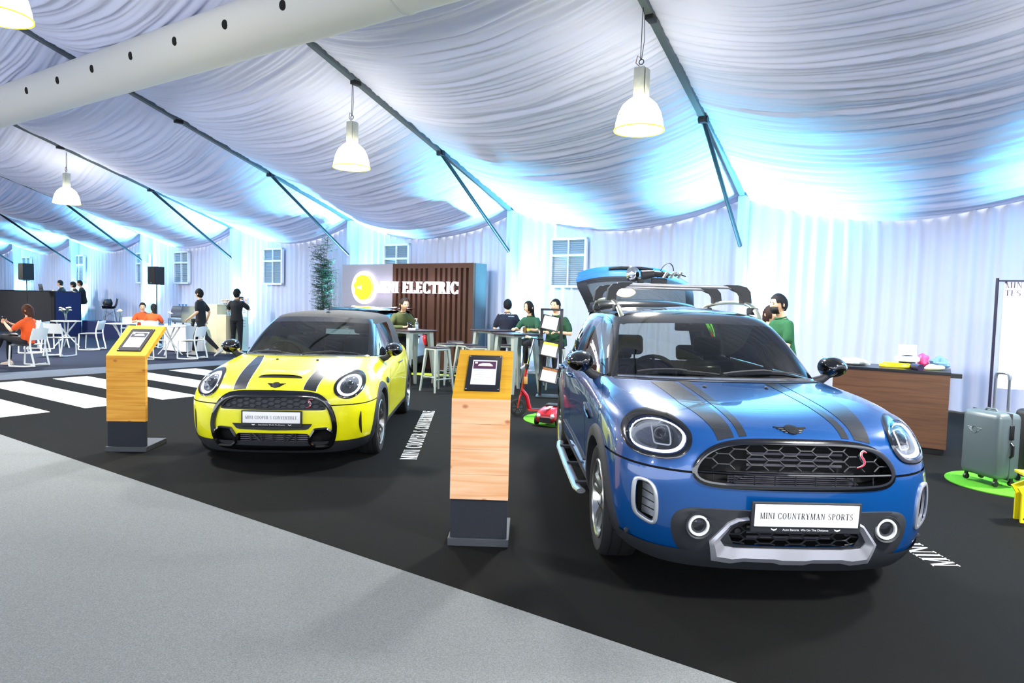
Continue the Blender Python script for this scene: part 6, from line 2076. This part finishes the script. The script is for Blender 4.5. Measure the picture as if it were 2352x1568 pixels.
def head_mesh(mb, mx, s):
    """face looks along -y; unit about 0.115 half height"""
    rows, n = [], 24
    for i in range(17):
        p = -PI/2+PI*i/16
        row = []
        for j in range(n):
            t = 2*PI*j/n
            x, y, z = .083*math.cos(p)*math.sin(t), -.100*math.cos(p)*math.cos(t), .120*math.sin(p)
            fr = max(0, math.cos(t))*max(0, math.cos(p))
            if z < 0:
                k = 1+z*2.2
                x *= max(.45, k); y = y*(1+z*.9) if y < 0 else y*(1+z*2.5)
            if fr > .9 and -.045 < z < .02: y -= .016*(fr-.9)/.1*(1-(z+.03)**2/.003 if abs(z+.03) < .05 else 0)
            if fr > .6 and .0 < z < .03 and .02 < abs(x) < .05: y += .006
            if fr > .8 and z < -.07: y -= .004
            row.append((x*s, y*s, z*s))
        rows.append(row)
    mb.grid(rows, True, mx)
    for sg in (-1, 1): mb.ball((sg*.084*s, .01*s, -.005*s), (.010*s, .020*s, .030*s), 8, mx)
    mb.m = 1
    for sg in (-1, 1): mb.ball((sg*.030*s, -.087*s, .012*s), (.011*s, .008*s, .005*s), 8, mx)
    for sg in (-1, 1): mb.ball((sg*.030*s, -.090*s, .032*s), (.018*s, .006*s, .004*s), 8, mx)
    mb.m = 2
    mb.ball((0, -.091*s, -.058*s), (.022*s, .008*s, .006*s), 8, mx)
    mb.m = 0
def hand(mb, wr, d, palm, s=1.0, curl=.5):
    """five fingers; d along the hand, palm the way the palm looks"""
    d, pn = V(d).normalized(), V(palm).normalized()
    side = d.cross(pn).normalized()
    wr = V(wr)
    k = wr+d*.045*s
    mb.tube([wr-d*.01, wr+d*.03*s, wr+d*.085*s], [.024*s, .032*s, .030*s], 8, flat=(1, .55) if abs(frame_z(d)[0].dot(side)) > .5 else (.55, 1))
    for i, (o, l) in enumerate(((-.027, .068), (-.009, .078), (.009, .073), (.027, .056))):
        b = wr+d*.080*s+side*o*s
        m1 = b+(d*math.cos(curl*.8)+pn*math.sin(curl*.8))*l*.5*s
        e = m1+(d*math.cos(curl*1.9)+pn*math.sin(curl*1.9))*l*.5*s
        mb.tube([b-d*.02*s, b, m1, e], [.009*s, .009*s, .0085*s, .006*s], 6)
    b = wr+d*.025*s-side*.028*s
    m1 = b+(d*.7-side*.6+pn*.35).normalized()*.035*s
    mb.tube([b, m1, m1+(d*.9+pn*.45).normalized()*.03*s], [.012*s, .010*s, .007*s], 6)

m_brow = mat('eye_dark', '120e0c', .4)
m_lip = mat('lips', 'a8605a', .5)
def hair_cap(mb, mx, s, style):
    n = 28
    rows = []
    for i in range(13):
        row = []
        for j in range(n):
            t = 2*PI*j/n
            c = math.cos(t)            # 1 at the face
            low = {'short': (.42 if c > .75 else (.10 if c > .2 else -.25-.25*max(0, -c))),
                   'fringe': (.22 if c > .75 else (-.05 if c > .2 else -.45-.2*max(0, -c))),
                   'long': (.45 if c > .8 else (-.35 if c > .35 else -.85)), 'pulled': (.48 if c > .75 else (.05 if c > .2 else -.4))}[style]
            p = PI/2-(PI/2-low*PI/2)*i/12
            k = 1.10+.03*noise.noise(V((math.sin(t)*4, math.cos(t)*4, i*.7+s)))
            x, y, z = .083*math.cos(p)*math.sin(t)*k*1.03, -.100*math.cos(p)*math.cos(t)*k, .120*math.sin(p)*k
            if z < 0: x *= 1+z*.8
            row.append((x*s, y*s, (z+.004)*s))
        rows.append(row)
    mb.grid(rows, True, mx)
    mb.grid([[(p[0]*.93, p[1]*.93, p[2]*.96) for p in r] for r in (rows[-1], rows[-2])], True, mx)

def person(label, loc, rz, J, skin='e0b08c', top='20242c', bottom='15161a', hair='15110f', style='short', sleeve='short', shoes='e6e6e6', s=1.0, look=(0, 0), extra=None, girth=1.0, mask=False, cap=False, group=None, longhair=None, bare=False):
    """J: joints in the person's own frame (facing -y)"""
    o = empty('person', loc, rz, label, 'person', group)
    g = girth
    P, C, Nk, H = V(J['pelvis']), V(J['chest']), V(J['neck']), V(J['head'])
    right = V((1, 0, 0))
    tw = J.get('twist', 0)
    rc = V((math.cos(tw), math.sin(tw), 0))
    up = (Nk-P).normalized()
    shl = {k: C+rc*k*.175*s*min(g, 1.12)+up*.075*s for k in (-1, 1)}
    hip = {k: P+right*k*.085*s-V((0, 0, .03*s)) for k in (-1, 1)}
    W1 = P.lerp(C, .5)
    m_s = mat('skin_'+skin, skin, .5)
    # body
    mb = MB()
    torso(mb, [(P-up*.10*s, .10*s, .085*s), (P, .150*s*g, .105*s*g), (W1, .125*s*g, .095*s*g), (C, .150*s*g, .108*s*g), (C+up*.09*s, .135*s, .085*s), (Nk-up*.02, .055*s, .055*s)], rc)
    capsule(mb, [Nk-up*.05*s, Nk, H-V((0, 0, .05*s))], [.058*s, .052*s, .05*s])
    for k in (-1, 1):
        e, w = V(J['elbow'][k > 0]), V(J['wrist'][k > 0])
        capsule(mb, [shl[k]-rc*k*.03*s, shl[k].lerp(e, .5), e, e.lerp(w, .35), w], [.052*s, .045*s, .037*s, .038*s, .026*s])
        kn, an = V(J['knee'][k > 0]), V(J['ankle'][k > 0])
        capsule(mb, [hip[k], hip[k].lerp(kn, .5), kn, kn.lerp(an, .35), an], [.082*s, .070*s, .050*s, .050*s, .034*s])
    body = remesh(mb, .016, 4)
    hm = Matrix.Translation(H) @ Matrix.Rotation(look[0], 4, 'Z') @ Matrix.Rotation(look[1], 4, 'X')
    head_mesh(body, hm, s)
    for k in (-1, 1):
        e, w = V(J['elbow'][k > 0]), V(J['wrist'][k > 0])
        d = (w-e).normalized()
        pl = V(J.get('palm', ((0, 0, -1), (0, 0, -1)))[k > 0])
        pl = (pl-d*pl.dot(d)).normalized() if (pl-d*pl.dot(d)).length > .05 else V((k*-1, 0, 0))
        hand(body, w, V(J.get('hdir', (d, d))[k > 0]) if 'hdir' in J else d, pl, s, J.get('curl', .5))
    body.build('body', [m_s, m_brow, m_lip], o, 180)
    # shirt
    mb = MB()
    torso(mb, [(P-up*.07*s, .165*s*g, .125*s*g), (P+up*.03*s, .163*s*g, .120*s*g), (W1, .145*s*g, .113*s*g), (C, .168*s*g, .124*s*g), (C+up*.10*s, .142*s, .095*s), (Nk-up*.035*s, .072*s, .070*s)], rc)
    for k in (-1, 1):
        e, w = V(J['elbow'][k > 0]), V(J['wrist'][k > 0])
        if sleeve == 'short':
            capsule(mb, [shl[k]-rc*k*.03*s, shl[k].lerp(e, .45), shl[k].lerp(e, .72)], [.066*s, .064*s, .062*s])
        else:
            capsule(mb, [shl[k]-rc*k*.03*s, shl[k].lerp(e, .5), e, w.lerp(e, .12)], [.066*s, .060*s, .052*s, .040*s])
    st = remesh(mb, .018, 3).build('shirt', mat('cloth_'+top, top, .85, bump=(60, .25)), o, 180)
    # collar
    MB().tube([Nk-up*.03*s+V((.066*s*math.cos(t), .064*s*math.sin(t)-.004, .012*s*math.sin(t))) for t in [2*PI*i/18 for i in range(18)]], .010*s, 6, True).build('collar', mat('cloth_'+top, top, .85, bump=(60, .25)), st)
    # trousers
    mb = MB()
    torso(mb, [(P-V((0, 0, .11*s)), .120*s, .10*s), (P-V((0, 0, .03*s)), .158*s*g, .118*s*g), (P+up*.05*s, .150*s*g, .112*s*g)], right)
    for k in (-1, 1):
        kn, an = V(J['knee'][k > 0]), V(J['ankle'][k > 0])
        capsule(mb, [hip[k], hip[k].lerp(kn, .5), kn, kn.lerp(an, .4), an.lerp(kn, .12)], [.096*s, .082*s, .064*s, .060*s, .046*s])
    remesh(mb, .018, 3).build('trousers', mat('cloth_'+bottom, bottom, .85, bump=(60, .2)), o, 180)
    # shoes
    for k in (-1, 1):
        an = V(J['ankle'][k > 0])
        td = V(J.get('toe', ((0, -1, 0), (0, -1, 0)))[k > 0]).normalized()
        sh = MB()
        upv = V((0, 0, 1))
        sv = td.cross(upv).normalized(); uv = sv.cross(td)
        rows = []
        for y, w_, h in ((-.07, .028, .06), (-.05, .036, .085), (.0, .040, .085), (.06, .042, .06), (.12, .042, .045), (.165, .034, .035), (.185, .015, .025)):
            c = an+td*y*s-uv*.075*s
            rows.append([c+sv*w_*s*math.cos(t)+uv*(h*s*max(0, math.sin(t)) if math.sin(t) > 0 else .0) for t in [2*PI*q/14 for q in range(14)]])
        sh.grid(rows, True)
        n = len(sh.v); sh.f += [tuple(range(13, -1, -1)), tuple(range(n-14, n))]; sh.mi += [0, 0]
        sh.build('shoe', mat('shoe_'+shoes, shoes, .6), o, 60)
    # hair
    hb = MB(); hair_cap(hb, hm, s, style)
    hm_ = mat('hair_'+hair, hair, .7, bump=(90, .4), spec=.25)
    if longhair:
        L, wd, off = longhair
        rows = []
        for i in range(9):
            t = i/8
            z = .04-L*t
            rows.append([((wd*(1-.25*t*t))*math.sin(a)*s, (.055+.045*math.cos(a)+off*t)*s*1.0, z*s) for a in [-PI*.95+1.9*PI*q/16 for q in range(17)]])
        hb.grid(rows, False, hm)
    hb.build('hair', hm_, o, 180)
    if mask:
        mm = MB(); rows = []
        for z, y, w_ in ((.0, -.100, .030), (-.03, -.112, .055), (-.06, -.110, .060), (-.09, -.098, .050), (-.108, -.075, .035)):
            rows.append([(w_*math.sin(a)*1.25*s, (y+ (1-math.cos(a))*.075)*s, z*s) for a in [-1.35+2.7*q/12 for q in range(13)]])
        mm.grid(rows, False, hm); mm.tube([(.062*s, -.05*s, -.03*s), (.08*s, .0, .0), (.078*s, .02*s, -.02*s)], .0025, 4, mx=hm); mm.tube([(-.062*s, -.05*s, -.03*s), (-.08*s, .0, .0), (-.078*s, .02*s, -.02*s)], .0025, 4, mx=hm)
        mm.build('face_mask', mat('mask_black', '0c0d10', .7), o, 180)
    if cap:
        cm = MB(); cm.lathe([(.088*s, .035*s), (.09*s, .06*s), (.080*s, .10*s), (.05*s, .128*s), (0, .135*s)], 24, hm @ Matrix.Diagonal((1, 1.15, 1, 1)))
        cm.prism([(.07*s*math.sin(a), -(.10+.06*math.cos(a))*s) for a in [-1.4+2.8*q/12 for q in range(13)]], .035*s, .042*s, 'xy', hm)
        cm.build('cap', mat('cap_black', '101114', .7), o, 40)
    return o

def stand(s=1.0, lean=0.0, **kw):
    J = dict(pelvis=(0, 0, .93*s), chest=(0, -lean*.28, 1.27*s), neck=(0, -lean*.42, 1.46*s), head=(0, -lean*.5-.015, 1.59*s),
             elbow=((-.25*s, .03, 1.10*s), (.25*s, .03, 1.10*s)), wrist=((-.25*s, -.08, .86*s), (.25*s, -.08, .86*s)),
             knee=((-.10*s, -.01, .50*s), (.10*s, -.01, .50*s)), ankle=((-.11*s, .02, .085*s), (.11*s, .02, .085*s)))
    J.update(kw)
    return J
def sit(s=1.0, hz=.50, lean=0.0, **kw):
    J = dict(pelvis=(0, 0, hz+.08), chest=(0, -lean*.30, hz+.41*s), neck=(0, -lean*.45-.01, hz+.60*s), head=(0, -lean*.6-.03, hz+.73*s),
             elbow=((-.24*s, -.10-lean*.3, hz+.26*s), (.24*s, -.10-lean*.3, hz+.26*s)), wrist=((-.10*s, -.34-lean*.3, hz+.30*s), (.10*s, -.34-lean*.3, hz+.30*s)),
             knee=((-.10*s, -.42*s, hz+.02), (.10*s, -.42*s, hz+.02)), ankle=((-.10*s, -.40*s, hz-.38*s), (.10*s, -.40*s, hz-.38*s)))
    J.update(kw)
    return J
def phone(parent_loc, rz, p, label, tilt=.7):
    o = MB().box((0, 0, 0), (.075, .008, .15), .003, Matrix.Translation(parent_loc) @ Matrix.Rotation(rz, 4, 'Z') @ Matrix.Translation(p) @ Matrix.Rotation(tilt, 4, 'X')).build('mobile_phone', m_gloss)
    return tag(o, label, 'phone')

# woman in olive leaning on the bar table with her phone
person('woman in an olive jacket leaning on the bar table, looking at her phone', (-2.13, 12.50, 0), math.radians(28),
       stand(.97, .0, chest=(0, -.16, 1.20), neck=(0, -.25, 1.37), head=(0, -.33, 1.485), elbow=((-.23, -.26, 1.06), (.25, -.28, 1.06)), wrist=((-.05, -.46, 1.075), (.09, -.47, 1.075)), palm=((0, 0, 1), (0, 0, 1)), curl=.8),
       top='3a4420', bottom='17181c', style='pulled', sleeve='long', hair='14100e', s=.94, look=(.1, .30), longhair=(.42, .055, .02))
phone((-2.13, 12.50, 0), math.radians(28), (.03, -.57, 1.11), 'dark phone held by the woman at the bar table', -.6)
# man in dark blue T-shirt, back to the camera
mb_ = person('man in a dark blue T-shirt with white back print, seen from behind', (-.10, 13.75, .0), math.radians(185), stand(.95, .12, elbow=((-.26, -.06, 1.02), (.26, -.06, 1.02)), wrist=((-.13, -.27, .98), (.13, -.27, .98))), top='0d1226', bottom='0e0f14', s=.97, girth=1.18, hair='0e0e12')
sans_text('back_print', 'go-to and places', .055, m_print, mb_, Matrix.Translation((0, .150, 1.345)) @ Matrix.Rotation(PI, 4, 'Z') @ XZ, shear=.3)
sans_text('back_print', 'BAVARIA', .03, m_print, mb_, Matrix.Translation((-.06, .158, 1.285)) @ Matrix.Rotation(PI, 4, 'Z') @ XZ)
# seated pair behind the rack
person('woman with long dark hair in green sitting behind the brochure rack', (.40, 12.72, 0), math.radians(-35), sit(.95, .79, .25, elbow=((-.23, -.22, 1.06), (.23, -.22, 1.06)), wrist=((-.14, -.42, 1.08), (.16, -.42, 1.08))), top='1c4a34', bottom='14151a', style='long', s=.94, look=(-.2, .1), longhair=(.40, .085, .03))
person('heavily built man in green with dark cap sitting behind the brochure rack', (.80, 12.12, 0), math.radians(-20), sit(1.0, .79, .12, elbow=((-.27, -.10, 1.03), (.28, -.08, 1.03)), wrist=((-.12, -.30, 1.06), (.12, -.30, 1.06))), top='17432a', bottom='15161a', s=1.0, girth=1.25, hair='121014', look=(-.3, .0))
# staff at the right, behind the blue car
person('man in a green shirt and black face mask standing behind the blue car', (3.42, 8.35, 0), math.radians(-80), stand(1.02, .22, elbow=((-.24, -.12, 1.12), (.22, -.12, 1.12)), wrist=((-.12, -.36, 1.02), (.10, -.36, 1.02))), top='14532f', bottom='16171b', s=1.03, mask=True, hair='0c0f18', look=(.0, .12))
person('dark-haired woman mostly hidden by the roof of the blue car', (3.42, 8.98, 0), math.radians(25), stand(.94, .05), top='e4e4ea', bottom='1a1c22', style='long', s=.93, longhair=(.30, .085, .02), hair='2a1a16')
# walking man and photographer
person('man in black with sneakers walking left past the coffee counter', (-7.98, 17.15, .004), math.radians(-90),
       stand(1.0, .06, elbow=((-.25, .10, 1.12), (.25, .02, 1.12)), wrist=((-.26, .02, .88), (.22, -.20, .96)), knee=((-.09, -.17, .52), (.09, .16, .50)), ankle=((-.09, -.24, .09), (.09, .50, .17)), toe=((0, -1, .05), (0, -.82, -.55))), top='101319', bottom='111318', shoes='b8b8b4', s=1.0, style='fringe', look=(-.15, 0))
cm_ = empty('photo_camera', (-8.26, 17.34, .90), 0.2, 'black camera hanging in the hand of the walking man', 'camera')
MB().box((0, 0, 0), (.10, .13, .09), .015).build('camera_body', m_blk, cm_)
MB().cyl((0, 0, -.03), (-.03, -.02, -.15), .036, .04, 16).build('camera_lens', m_blk, cm_)
person('photographer in black seen from behind beside the white totem', (-7.39, 17.93, .004), math.radians(170), stand(1.02, .0, elbow=((-.30, -.12, 1.20), (.30, -.10, 1.18)), wrist=((-.10, -.26, 1.42), (.10, -.26, 1.42))), top='0e1015', bottom='0f1115', shoes='c8c8c4', s=1.02, style='fringe')
cm2 = MB().box((-7.45, 18.33, 1.50), (.14, .10, .10), .015); cm2.cyl((-7.45, 18.38, 1.50), (-7.47, 18.52, 1.50), .04, n=16)
tag(cm2.build('photo_camera', m_blk), 'black camera raised by the photographer beside the totem', 'camera')
# couple in orange
person('man in an orange polo shirt bending over the far cafe table', (-11.05, 20.05, .004), math.radians(25), sit(.98, .46, .45, elbow=((-.26, -.26, .72), (.26, -.26, .72)), wrist=((-.08, -.46, .765), (.10, -.46, .765))), top='e0521a', bottom='1a2030', s=.98, girth=1.1, look=(0, .35))
person('long-haired woman in an orange shirt seen from behind at the far table', (-10.35, 19.25, .004), math.radians(195), sit(.95, .46, .2), top='e8561c', bottom='20242e', s=.94, style='long', longhair=(.45, .06, .05), look=(.3, .1))
# woman with phone at the left
person('woman in an orange shirt with brown bob sitting with a phone at the left', (-9.93, 13.70, .004), math.radians(-88),
       sit(.95, .46, -.05, elbow=((-.22, -.20, .74), (.22, -.18, .74)), wrist=((-.09, -.40, .87), (.07, -.40, .87)), knee=((-.09, -.44, .53), (.08, -.46, .60)), ankle=((-.12, -.46, .09), (-.02, -.70, .22)), toe=((0, -1, 0), (0, -.9, -.3)), palm=((0, 0, 1), (0, 0, 1)), curl=.8),
       top='e8591a', bottom='101116', s=.95, style='long', hair='4a2a1a', longhair=(.19, .112, .0), look=(0, .18), shoes='d8c4b0')
phone((-9.93, 13.70, .004), math.radians(-88), (0, -.52, .95), 'dark phone held by the seated woman at the left', -.5)
crumple('handbag', (-10.26, 13.66, .60), (.14, .10, .05), 31, mat('bag_black', '101114', .5), 'small black bag on the lap of the woman with the phone', 'bag', .25, 0.3)
# three at the counter on the stage
for i, (a, b, h, r, lab, st_) in enumerate(((-26.35, 12.1, .98, -60, 'person in black behind the counter, right one of three, phone at the ear', 'short'), (-26.95, 12.15, .94, -70, 'person in black behind the counter, middle one of three', 'fringe'), (-27.85, 12.1, .98, -75, 'person in black behind the counter, left one of three', 'short'))):
    person(lab, W(a, b, .0), math.radians(r), sit(.97, 1.18*h/.98*.98, .15, elbow=((-.24, -.12, 1.48*h), (.24, -.16, 1.48*h)), wrist=((-.10, -.30, 1.60*h), (.10, -.30, 1.60*h))), top='101218', bottom='0e0f13', s=.97, style=st_)
